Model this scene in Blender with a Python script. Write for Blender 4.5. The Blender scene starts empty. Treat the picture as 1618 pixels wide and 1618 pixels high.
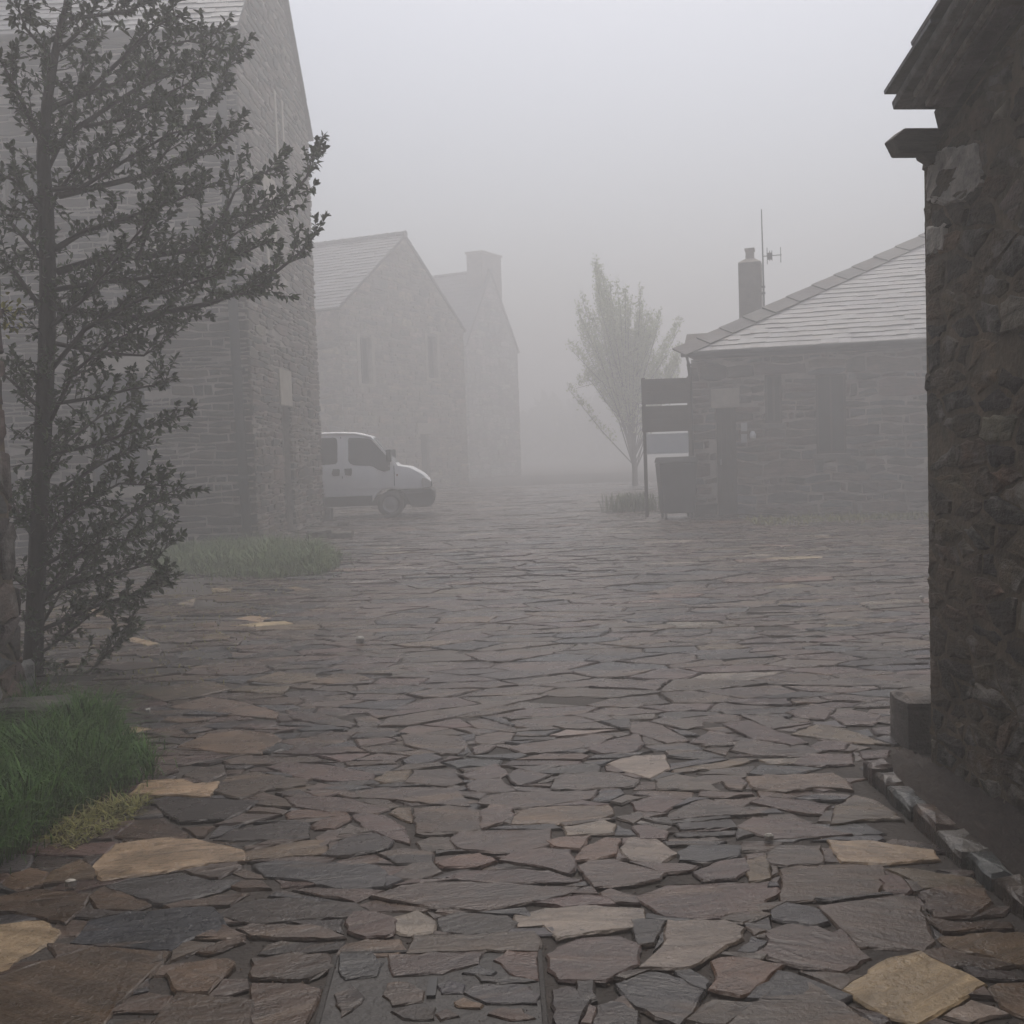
import bpy, math, random
from mathutils import Vector, Matrix
import numpy as np

S = bpy.context.scene
COL = S.collection
# ------------------------------------------------------------------ camera
F, HALF, EYE = 1735.0, 809.0, 1.60
PITCH, ROLL = math.radians(3.4), math.radians(2.0)
f0 = Vector((0, math.cos(PITCH), -math.sin(PITCH)))
u0 = Vector((0, math.sin(PITCH), math.cos(PITCH)))
R_ = Vector((1, 0, 0)) * math.cos(ROLL) - u0 * math.sin(ROLL)
U_ = Vector((1, 0, 0)) * math.sin(ROLL) + u0 * math.cos(ROLL)
CAM = Vector((0, 0, EYE))
cd = bpy.data.cameras.new('camera')
cam = bpy.data.objects.new('camera', cd)
COL.objects.link(cam)
cam.matrix_world = Matrix(((R_.x, U_.x, -f0.x, 0), (R_.y, U_.y, -f0.y, 0), (R_.z, U_.z, -f0.z, EYE), (0, 0, 0, 1)))
cd.sensor_width = 36
cd.lens = 18 * F / HALF
cd.clip_end = 500
S.camera = cam
# ------------------------------------------------------------------ sky, sun, exposure
SUN_EL, SUN_AZ = math.radians(66), math.radians(10)   # high, ahead and a little right, behind the cloud
w = bpy.data.worlds.new('World')
S.world = w
w.use_nodes = True
nt = w.node_tree
bg = nt.nodes['Background']
sky = nt.nodes.new('ShaderNodeTexSky')
sky.sky_type = 'NISHITA'
sky.sun_disc = False
sky.sun_elevation = SUN_EL
sky.sun_rotation = SUN_AZ
sky.dust_density = 6
sky.air_density = 1.0
hs = nt.nodes.new('ShaderNodeHueSaturation')
hs.inputs['Saturation'].default_value = 0.66
nt.links.new(sky.outputs[0], hs.inputs['Color'])
nt.links.new(hs.outputs[0], bg.inputs[0])
bg.inputs[1].default_value = 0.15
sl = bpy.data.lights.new('sun', 'SUN')
sl.energy = 0.7
sl.angle = math.radians(40)
sl.color = (1, 0.97, 0.93)
so = bpy.data.objects.new('sun', sl)
COL.objects.link(so)
sd = Vector((math.sin(SUN_AZ) * math.cos(SUN_EL), math.cos(SUN_AZ) * math.cos(SUN_EL), math.sin(SUN_EL)))
so.rotation_euler = sd.to_track_quat('Z', 'Y').to_euler()
so.location = sd * 60
S.view_settings.view_transform = 'Standard'
S.view_settings.look = 'None'
S.view_settings.exposure = 0.34
S.view_settings.gamma = 1
S.view_settings.use_curve_mapping = False
S.cycles.use_denoising = True
S.cycles.max_bounces = 6
S.cycles.diffuse_bounces = 3
S.cycles.glossy_bounces = 2
S.cycles.transmission_bounces = 4
S.cycles.volume_bounces = 3
S.cycles.caustics_reflective = False
S.cycles.caustics_refractive = False
FOG = 0.030

# ------------------------------------------------------------------ helpers
rng = random.Random(7)
Z = Vector((0, 0, 1))

def ray(px, py):
    return f0 * F + R_ * (px - HALF) + U_ * (HALF - py)

def P(px, py, z=0.0):
    d = ray(px, py)
    return CAM + d * ((z - EYE) / d.z)

def PD(px, py, y):
    d = ray(px, py)
    return CAM + d * (y / d.y)

def onplane(px, py, O, n):
    d = ray(px, py)
    return CAM + d * ((O - CAM).dot(n) / d.dot(n))

def proj(p):
    v = p - CAM
    z = v.dot(f0)
    if z < 0.3:
        return None
    return HALF + v.dot(R_) / z * F, HALF - v.dot(U_) / z * F, z

def seen(pts):
    q = [proj(p) for p in pts]
    if any(k is None for k in q):
        return 0
    xs = [min(1618, max(0, k[0])) for k in q]
    ys = [min(1618, max(0, k[1])) for k in q]
    return (max(xs) - min(xs)) * (max(ys) - min(ys))

def tag(o, label=None, cat=None, group=None, kind=None):
    if label: o['label'] = label
    if cat: o['category'] = cat
    if group: o['group'] = group
    if kind: o['kind'] = kind
    return o

def thing(name, loc, label, cat, group=None):
    o = bpy.data.objects.new(name, None)
    COL.objects.link(o)
    o.location = loc
    o.empty_display_size = 0.2
    return tag(o, label, cat, group)

def wloc(o):
    v = Vector(o.location)
    while o.parent:
        o = o.parent
        v += Vector(o.location)
    return v

def mesh(name, V, Fc, m, parent=None, kind=None, tints=None, smooth=False, loc=None, bevel=0, mats=None):
    """link ONE mesh object; V in world coordinates"""
    base = wloc(parent) if parent else (Vector(loc) if loc is not None else Vector((0, 0, 0)))
    me = bpy.data.meshes.new(name)
    me.from_pydata([(v[0] - base.x, v[1] - base.y, v[2] - base.z) for v in V], [], Fc)
    if tints is not None:
        a = me.attributes.new('tint', 'FLOAT_COLOR', 'POINT')
        if len(tints) == 4 and not hasattr(tints[0], '__len__'):
            tints = [tints] * len(V)
        a.data.foreach_set('color', np.array(tints, dtype=np.float32).ravel())
    if smooth:
        me.polygons.foreach_set('use_smooth', [True] * len(me.polygons))
    me.materials.append(m)
    o = bpy.data.objects.new(name, me)
    COL.objects.link(o)
    if parent: o.parent = parent
    else: o.location = base
    if kind: o['kind'] = kind
    if bevel:
        b = o.modifiers.new('bevel', 'BEVEL')
        b.width = bevel
        b.segments = 2
        b.limit_method = 'ANGLE'
        b.angle_limit = math.radians(35)
    return o

class MB:
    def __init__(s): s.V, s.F, s.T = [], [], []
    def add(s, V, Fc, t=None):
        n = len(s.V)
        s.V += list(V)
        s.F += [tuple(i + n for i in f) for f in Fc]
        if t is not None: s.T += [t] * len(V) if not hasattr(t[0], '__len__') else list(t)
        return s
    def box(s, O, X, Y, Zv, t=None):
        """parallelepiped from corner O with edge vectors"""
        V = [O, O + X, O + X + Y, O + Y, O + Zv, O + X + Zv, O + X + Y + Zv, O + Y + Zv]
        return s.add(V, [(0, 3, 2, 1), (4, 5, 6, 7), (0, 1, 5, 4), (1, 2, 6, 5), (2, 3, 7, 6), (3, 0, 4, 7)], t)
    def tube(s, pts, rads, n=7, t=None, cap=True):
        V, Fc = [], []
        for i, p in enumerate(pts):
            a = pts[max(0, i - 1)]; b = pts[min(len(pts) - 1, i + 1)]
            d = (b - a).normalized()
            x = d.orthogonal().normalized() if abs(d.z) > .9 else d.cross(Z).normalized()
            y = d.cross(x)
            for k in range(n):
                an = 2 * math.pi * k / n
                V.append(p + (x * math.cos(an) + y * math.sin(an)) * rads[i])
        for i in range(len(pts) - 1):
            for k in range(n):
                Fc.append((i * n + k, i * n + (k + 1) % n, (i + 1) * n + (k + 1) % n, (i + 1) * n + k))
        if cap:
            Fc.append(tuple(range(n))[::-1]); Fc.append(tuple((len(pts) - 1) * n + k for k in range(n)))
        return s.add(V, Fc, t)
    def prism(s, poly, ext, t=None):
        n = len(poly)
        V = list(poly) + [p + ext for p in poly]
        return s.add(V, [tuple(range(n))[::-1], tuple(range(n, 2 * n))] + [(i, (i + 1) % n, n + (i + 1) % n, n + i) for i in range(n)], t)
    def obj(s, name, m, parent=None, **k):
        return mesh(name, s.V, s.F, m, parent, tints=s.T if s.T else None, **k)

# ------------------------------------------------------------------ materials
def mat(name):
    m = bpy.data.materials.new(name)
    m.use_nodes = True
    t = m.node_tree
    return m, t, t.nodes['Principled BSDF']

def node(t, typ, ins=None, **props):
    n = t.nodes.new(typ)
    for k, v in props.items(): setattr(n, k, v)
    for k, v in (ins or {}).items():
        if isinstance(v, bpy.types.NodeSocket): t.links.new(v, n.inputs[k])
        else: n.inputs[k].default_value = v
    return n

def rampf(t, fac, stops):
    n = t.nodes.new('ShaderNodeValToRGB')
    t.links.new(fac, n.inputs[0])
    e = n.color_ramp.elements
    while len(e) < len(stops): e.new(0.5)
    for i, (p, c) in enumerate(stops):
        e[i].position = p
        e[i].color = (c, c, c, 1) if not hasattr(c, '__len__') else (*c, 1)
    return n.outputs[0]

def stone_mat(name, grain=(3, 14, 14), rough=(0.35, 0.7), bump=0.5, lichen=0.0, lichen_col=(0.3, 0.29, 0.27), swing=0.9, axis='Z_AXIS', dirt=0.35, fine=70, spec=0.35):
    m, t, b = mat(name)
    b.inputs['Specular IOR Level'].default_value = spec
    at = node(t, 'ShaderNodeAttribute', attribute_name='tint')
    tc = node(t, 'ShaderNodeTexCoord')
    off = node(t, 'ShaderNodeVectorMath', {0: at.outputs['Alpha'], 1: (41.0, 23.0, 17.0)}, operation='MULTIPLY')
    co = node(t, 'ShaderNodeVectorMath', {0: tc.outputs['Object'], 1: off.outputs[0]}, operation='ADD')
    an = node(t, 'ShaderNodeMath', {0: at.outputs['Alpha'], 1: swing}, operation='MULTIPLY_ADD')
    an.inputs[2].default_value = -swing / 2
    ro = node(t, 'ShaderNodeVectorRotate', {'Vector': co.outputs[0], 'Angle': an.outputs[0]}, rotation_type=axis)
    mp = node(t, 'ShaderNodeMapping', {'Vector': ro.outputs[0], 'Scale': grain})
    na = node(t, 'ShaderNodeTexNoise', {'Vector': mp.outputs[0], 'Scale': 1.0, 'Detail': 6.0, 'Roughness': 0.65, 'Distortion': 0.6})
    nb = node(t, 'ShaderNodeTexNoise', {'Vector': co.outputs[0], 'Scale': 5.5, 'Detail': 5.0, 'Roughness': 0.6})
    nc = node(t, 'ShaderNodeTexNoise', {'Vector': co.outputs[0], 'Scale': fine, 'Detail': 3.0})
    ga = rampf(t, na.outputs[0], [(0.28, 0.55), (0.5, 1.0), (0.72, 1.45)])
    gb = rampf(t, nb.outputs[0], [(0.3, 1 - dirt), (0.55, 1.0), (0.75, 1.2)])
    m1 = node(t, 'ShaderNodeMix', {'Factor': 1.0, 6: at.outputs['Color'], 7: ga}, data_type='RGBA', blend_type='MULTIPLY')
    m2 = node(t, 'ShaderNodeMix', {'Factor': 1.0, 6: m1.outputs[2], 7: gb}, data_type='RGBA', blend_type='MULTIPLY')
    nw = node(t, 'ShaderNodeTexNoise', {'Vector': tc.outputs['Object'], 'Scale': 1.1, 'Detail': 7.0, 'Roughness': 0.7})
    gw = rampf(t, nw.outputs[0], [(0.35, .72), (0.5, 1.0), (0.68, 1.22)])
    ns = node(t, 'ShaderNodeTexNoise', {'Vector': co.outputs[0], 'Scale': 38.0, 'Detail': 4.0, 'Roughness': 0.75})
    gs = rampf(t, ns.outputs[0], [(0.30, .55), (0.45, 1.0), (0.62, 1.0), (0.76, 1.7)])
    mw = node(t, 'ShaderNodeMix', {'Factor': 1.0, 6: m2.outputs[2], 7: gw}, data_type='RGBA', blend_type='MULTIPLY')
    m2 = node(t, 'ShaderNodeMix', {'Factor': 0.85, 6: mw.outputs[2], 7: gs}, data_type='RGBA', blend_type='MULTIPLY')
    # rusty veins
    nd = node(t, 'ShaderNodeTexNoise', {'Vector': mp.outputs[0], 'Scale': 0.45, 'Detail': 4.0})
    vf = rampf(t, nd.outputs[0], [(0.58, 0.0), (0.72, 0.45)])
    m3 = node(t, 'ShaderNodeMix', {'Factor': vf, 6: m2.outputs[2], 7: (0.15, 0.095, 0.055, 1)}, data_type='RGBA')
    out = m3.outputs[2]
    if lichen:
        nl = node(t, 'ShaderNodeTexNoise', {'Vector': tc.outputs['Object'], 'Scale': 3.2, 'Detail': 8.0, 'Roughness': 0.68})
        lf = rampf(t, nl.outputs[0], [(0.53, 0.0), (0.63, lichen)])
        m4 = node(t, 'ShaderNodeMix', {'Factor': lf, 6: out, 7: (*lichen_col, 1)}, data_type='RGBA')
        out = m4.outputs[2]
    t.links.new(out, b.inputs['Base Color'])
    rw = node(t, 'ShaderNodeMath', {0: nb.outputs[0], 1: nw.outputs[0]}, operation='ADD')
    rr = node(t, 'ShaderNodeMapRange', {0: rw.outputs[0], 1: 0.75, 2: 1.25, 3: rough[0], 4: rough[1]})
    t.links.new(rr.outputs[0], b.inputs['Roughness'])
    h = node(t, 'ShaderNodeMath', {0: na.outputs[0], 1: nc.outputs[0]}, operation='MULTIPLY_ADD')
    h.inputs[2].default_value = 0
    h1 = node(t, 'ShaderNodeMath', {0: na.outputs[0], 1: h.outputs[0]}, operation='ADD')
    h3 = node(t, 'ShaderNodeMath', {0: h1.outputs[0], 1: nb.outputs[0]}, operation='ADD')
    h2 = node(t, 'ShaderNodeMath', {0: ns.outputs[0], 1: 0.6, 2: h3.outputs[0]}, operation='MULTIPLY_ADD')
    bp = node(t, 'ShaderNodeBump', {'Strength': bump, 'Distance': 0.02, 'Height': h2.outputs[0]})
    t.links.new(bp.outputs[0], b.inputs['Normal'])
    return m

def plain_mat(name, col, rough=0.6, var=0.25, scale=6, bump=0.3, bscale=60, metal=0, stretch=(1, 1, 1)):
    m, t, b = mat(name)
    tc = node(t, 'ShaderNodeTexCoord')
    mp = node(t, 'ShaderNodeMapping', {'Vector': tc.outputs['Object'], 'Scale': stretch})
    na = node(t, 'ShaderNodeTexNoise', {'Vector': mp.outputs[0], 'Scale': scale, 'Detail': 6.0, 'Roughness': 0.65})
    g = rampf(t, na.outputs[0], [(0.3, 1 - var), (0.7, 1 + var)])
    m1 = node(t, 'ShaderNodeMix', {'Factor': 1.0, 6: (*col, 1), 7: g}, data_type='RGBA', blend_type='MULTIPLY')
    t.links.new(m1.outputs[2], b.inputs['Base Color'])
    b.inputs['Roughness'].default_value = rough
    b.inputs['Metallic'].default_value = metal
    if bump:
        nb = node(t, 'ShaderNodeTexNoise', {'Vector': mp.outputs[0], 'Scale': bscale, 'Detail': 4.0})
        bp = node(t, 'ShaderNodeBump', {'Strength': bump, 'Distance': 0.01, 'Height': nb.outputs[0]})
        t.links.new(bp.outputs[0], b.inputs['Normal'])
    return m

def leaf_mat(name, c1, c2, rough=0.4, trans=0.15):
    m, t, b = mat(name)
    at = node(t, 'ShaderNodeAttribute', attribute_name='tint')
    mx = node(t, 'ShaderNodeMix', {'Factor': at.outputs['Alpha'], 6: (*c1, 1), 7: (*c2, 1)}, data_type='RGBA')
    t.links.new(mx.outputs[2], b.inputs['Base Color'])
    b.inputs['Roughness'].default_value = rough
    b.inputs['Specular IOR Level'].default_value = 0.2
    return m

M_pave = stone_mat('schist_paving', grain=(3.5, 17, 12), rough=(0.13, 0.44), bump=0.38, lichen=0.0, spec=0.34, swing=1.0, dirt=0.3)
M_wall = stone_mat('schist_wall', grain=(4, 4, 30), rough=(0.6, 0.9), bump=0.6, swing=0.25, axis='Y_AXIS')
M_old = stone_mat('weathered_wall_stone', grain=(5, 5, 18), rough=(0.7, 0.95), bump=0.9, lichen=0.75, lichen_col=(0.25, 0.235, 0.205), swing=0.4, axis='X_AXIS', dirt=0.5)
M_slate = stone_mat('roof_slate', grain=(5, 5, 5), rough=(0.3, 0.5), bump=0.25, swing=3, dirt=0.2)
M_joint = plain_mat('paving_joint_earth', (0.026, 0.020, 0.016), 0.85, 0.45, 3.5, 0.9, 45)
M_mortar = plain_mat('pale_lime_mortar', (0.29, 0.255, 0.22), 0.9, 0.5, 1.7, 0.6, 50)
M_mortar_warm = plain_mat('warm_lime_mortar', (0.30, 0.265, 0.225), 0.9, 0.3, 4, 0.6, 50)
M_earth_mortar = plain_mat('brown_earth_mortar', (0.125, 0.098, 0.066), 0.95, 0.5, 7, 1.0, 38)
M_plaster = plain_mat('old_lime_plaster', (0.34, 0.315, 0.28), 0.95, 0.45, 14, 1.0, 60)
M_soil = plain_mat('dark_wet_soil', (0.018, 0.012, 0.009), 0.95, 0.5, 12, 1.0, 40)
M_ground = plain_mat('earth_ground', (0.075, 0.062, 0.05), 0.9, 0.4, 2, 0.6, 30)
M_dark = plain_mat('dark_opening_glass', (0.018, 0.019, 0.02), 0.2, 0.1, 4, 0)
M_wood = plain_mat('dark_stained_wood', (0.045, 0.032, 0.024), 0.6, 0.35, 4, 0.5, 30, stretch=(6, 6, 1))
M_oldwood = plain_mat('grey_brown_beam', (0.10, 0.086, 0.073), 0.8, 0.4, 5, 0.6, 30, stretch=(1, 8, 8))
M_zinc = plain_mat('dark_zinc_pipe', (0.014, 0.014, 0.015), 0.6, 0.2, 3, 0)
M_wall_plain = plain_mat('grey_sill_stone', (0.13, 0.115, 0.10), 0.8, 0.25, 5, 0.5, 60)
M_dressed = plain_mat('pale_dressed_stone', (0.36, 0.32, 0.26), 0.85, 0.2, 5, 0.5, 60)
M_bark = plain_mat('dark_bark', (0.035, 0.030, 0.026), 0.85, 0.4, 14, 0.9, 40, stretch=(3, 3, 1))
M_leaf = leaf_mat('holly_leaf', (0.016, 0.036, 0.010), (0.065, 0.105, 0.030), 0.42)
M_leaf2 = leaf_mat('young_leaf', (0.30, 0.37, 0.18), (0.48, 0.53, 0.28), 0.5)
M_yellow = leaf_mat('yellow_leaf', (0.14, 0.15, 0.02), (0.24, 0.22, 0.03), 0.5)
M_grass = leaf_mat('lush_grass', (0.016, 0.062, 0.006), (0.065, 0.155, 0.018), 0.6)
M_grass2 = leaf_mat('meadow_grass', (0.040, 0.085, 0.018), (0.12, 0.155, 0.045), 0.55)
M_drygrass = leaf_mat('straw_grass', (0.11, 0.12, 0.03), (0.22, 0.20, 0.06), 0.6)
M_white = plain_mat('white_paint', (0.86, 0.87, 0.88), 0.3, 0.05, 2, 0)
M_black = plain_mat('black_plastic', (0.035, 0.036, 0.038), 0.6, 0.15, 8, 0)
M_iron = plain_mat('rusty_dark_iron', (0.022, 0.019, 0.017), 0.75, 0.5, 20, 0.5, 80)
M_tyre = plain_mat('tyre_rubber', (0.02, 0.02, 0.021), 0.8, 0.2, 8, 0)
M_steel = plain_mat('grey_steel', (0.25, 0.25, 0.26), 0.4, 0.1, 5, 0, metal=0.6)
M_vanglass = plain_mat('van_window', (0.06, 0.065, 0.07), 0.08, 0.1, 3, 0)
M_screen = plain_mat('van_windscreen', (0.25, 0.29, 0.31), 0.05, 0.05, 3, 0)
M_lamp = plain_mat('headlamp_lens', (0.5, 0.5, 0.48), 0.1, 0.15, 30, 0)
M_amber = plain_mat('amber_lens', (0.35, 0.14, 0.02), 0.2, 0.1, 8, 0)
M_panel = plain_mat('pale_sign_panel', (0.62, 0.63, 0.63), 0.5, 0.06, 2, 0)
M_paper = plain_mat('pale_paper', (0.4, 0.4, 0.39), 0.7, 0.1, 8, 0)

# ------------------------------------------------------------------ 2-D polygon tools
def clip(poly, nx, ny, c):
    out = []
    n = len(poly)
    for i in range(n):
        a, b = poly[i], poly[(i + 1) % n]
        da = a[0] * nx + a[1] * ny - c
        db = b[0] * nx + b[1] * ny - c
        if da <= 0: out.append(a)
        if (da < 0 < db) or (db < 0 < da):
            k = da / (da - db)
            out.append((a[0] + (b[0] - a[0]) * k, a[1] + (b[1] - a[1]) * k))
    return out

def area(p):
    return 0.5 * sum(p[i][0] * p[(i + 1) % len(p)][1] - p[(i + 1) % len(p)][0] * p[i][1] for i in range(len(p)))

def cen(p):
    return sum(a[0] for a in p) / len(p), sum(a[1] for a in p) / len(p)

def inset(poly, d):
    if area(poly) < 0: poly = poly[::-1]
    out = poly
    n = len(poly)
    for i in range(n):
        a, b = poly[i], poly[(i + 1) % n]
        ex, ey = b[0] - a[0], b[1] - a[1]
        L = math.hypot(ex, ey)
        if L < 1e-6: continue
        nx, ny = ey / L, -ex / L
        out = clip(out, nx, ny, nx * a[0] + ny * a[1] - d)
        if len(out) < 3: return []
    return out

def tidy(poly, e):
    out = []
    for p in poly:
        if not out or math.hypot(p[0] - out[-1][0], p[1] - out[-1][1]) > e: out.append(p)
    if len(out) > 2 and math.hypot(out[0][0] - out[-1][0], out[0][1] - out[-1][1]) <= e: out.pop()
    return out

def inside(p, poly):
    r = False
    x, y = p
    j = len(poly) - 1
    for i in range(len(poly)):
        a, b = poly[i], poly[j]
        if (a[1] > y) != (b[1] > y) and x < (b[0] - a[0]) * (y - a[1]) / (b[1] - a[1]) + a[0]: r = not r
        j = i
    return r

def jag(poly, step, amp, r):
    out = []
    n = len(poly)
    for i in range(n):
        a, b = poly[i], poly[(i + 1) % n]
        ex, ey = b[0] - a[0], b[1] - a[1]
        L = math.hypot(ex, ey)
        out.append((a[0] + r.uniform(-amp, amp) * .5, a[1] + r.uniform(-amp, amp) * .5))
        k = int(L / step)
        for j in range(1, k + 1):
            f = (j + r.uniform(-.25, .25)) / (k + 1)
            o = r.uniform(-amp, amp)
            out.append((a[0] + ex * f - ey / L * o, a[1] + ey * f + ex / L * o))
    return out

def voronoi(seeds, K=14, R=3.0):
    A = np.array(seeds)
    out = []
    for i0 in range(0, len(A), 800):
        B = A[i0:i0 + 800]
        D = ((B[:, None, :] - A[None, :, :]) ** 2).sum(2)
        kk = min(K + 1, len(A))
        idx = np.argpartition(D, kk - 1, axis=1)[:, :kk]
        for r in range(len(B)):
            x, y = B[r]
            poly = [(x - R, y - R), (x + R, y - R), (x + R, y + R), (x - R, y + R)]
            ids = sorted(idx[r], key=lambda j: D[r, j])
            for j in ids:
                if j == i0 + r: continue
                nx, ny = A[j][0] - x, A[j][1] - y
                poly = clip(poly, nx, ny, nx * (A[j][0] + x) / 2 + ny * (A[j][1] + y) / 2)
                if len(poly) < 3: break
            out.append(poly)
    return out

def slab(poly, to3, base, top, bev, r, dome=0.0, rough=0.004, tilt=0.0):
    """a stone: jagged outline, sides, chamfer and uneven top. to3(u,v,h) -> world"""
    if area(poly) < 0: poly = poly[::-1]
    cx, cy = cen(poly)
    n = len(poly)
    sz = max(0.05, math.sqrt(abs(area(poly))))
    bev = min(bev, sz * .22)
    tx, ty = r.uniform(-tilt, tilt), r.uniform(-tilt, tilt)
    V = []
    hh = lambda p: top + (p[0] - cx) * tx + (p[1] - cy) * ty
    for p in poly: V.append(to3(p[0], p[1], base))
    for p in poly: V.append(to3(p[0], p[1], hh(p) - bev * r.uniform(.5, 1.1)))
    for i, p in enumerate(poly):
        dx, dy = cx - p[0], cy - p[1]
        L = math.hypot(dx, dy) + 1e-6
        k = min(.45, bev * r.uniform(.6, 1.3) / L)
        q = (p[0] + dx * k, p[1] + dy * k)
        V.append(to3(q[0], q[1], hh(q) + r.uniform(-rough, rough)))
    Fc = []
    for a in range(2):
        for i in range(n):
            j = (i + 1) % n
            Fc.append((a * n + i, a * n + j, (a + 1) * n + j, (a + 1) * n + i))
    if dome:
        V.append(to3(cx, cy, top + dome))
        Fc += [(2 * n + i, 2 * n + (i + 1) % n, 3 * n) for i in range(n)]
    else:
        Fc.append(tuple(2 * n + i for i in range(n)))
    return V, Fc

def vary(c, r, a=0.18, h=0.06):
    k = 1 + r.uniform(-a, a)
    return tuple(max(0.004, x * k * (1 + r.uniform(-h, h))) for x in c) + (r.random(),)

def place_pieces(items, parent, name, m, restname, limit=300):
    """items: (V,F,tint). the largest seen become parts, the rest one stuff part"""
    s = sorted(items, key=lambda it: -seen(it[0][:len(it[0]) if len(it[0]) < 12 else 12]))
    for V, Fc, t in s[:limit]:
        mesh(name, V, Fc, m, parent, tints=t)
    if len(s) > limit:
        b = MB()
        for V, Fc, t in s[limit:]: b.add(V, Fc, t)
        b.obj(restname, m, parent, kind='stuff')

# ------------------------------------------------------------------ setting: ground
gV, gF = [], []
gx = [-150, -70, -30, -14, -8, 0, 8, 14, 30, 70, 150]
gy = [-25, -6, 0, 10, 20, 30, 60, 110, 230]
for y in gy:
    for x in gx: gV.append((x, y, -0.06))
for j in range(len(gy) - 1):
    for i in range(len(gx) - 1):
        a = j * len(gx) + i
        gF.append((a, a + 1, a + 1 + len(gx), a + len(gx)))
g = mesh('ground', gV, gF, M_ground)
tag(g, 'bare earth lying under and around the paved village lane', 'ground', kind='structure')

# paving bed (joints), gently uneven
bx = np.linspace(-13, 13, 105)
by = np.concatenate([np.linspace(-4, 12, 90), np.linspace(12.4, 60, 80)])
r = random.Random(3)
bV = [(x, y, r.uniform(-.006, .004)) for y in by for x in bx]
nb_ = len(bx)
bF = [(j * nb_ + i, j * nb_ + i + 1, (j + 1) * nb_ + i + 1, (j + 1) * nb_ + i) for j in range(len(by) - 1) for i in range(nb_ - 1)]
pave = mesh('pavement', bV, bF, M_joint, smooth=True)
tag(pave, 'lane paved with uneven shards of grey brown schist', 'pavement', kind='structure')

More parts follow.
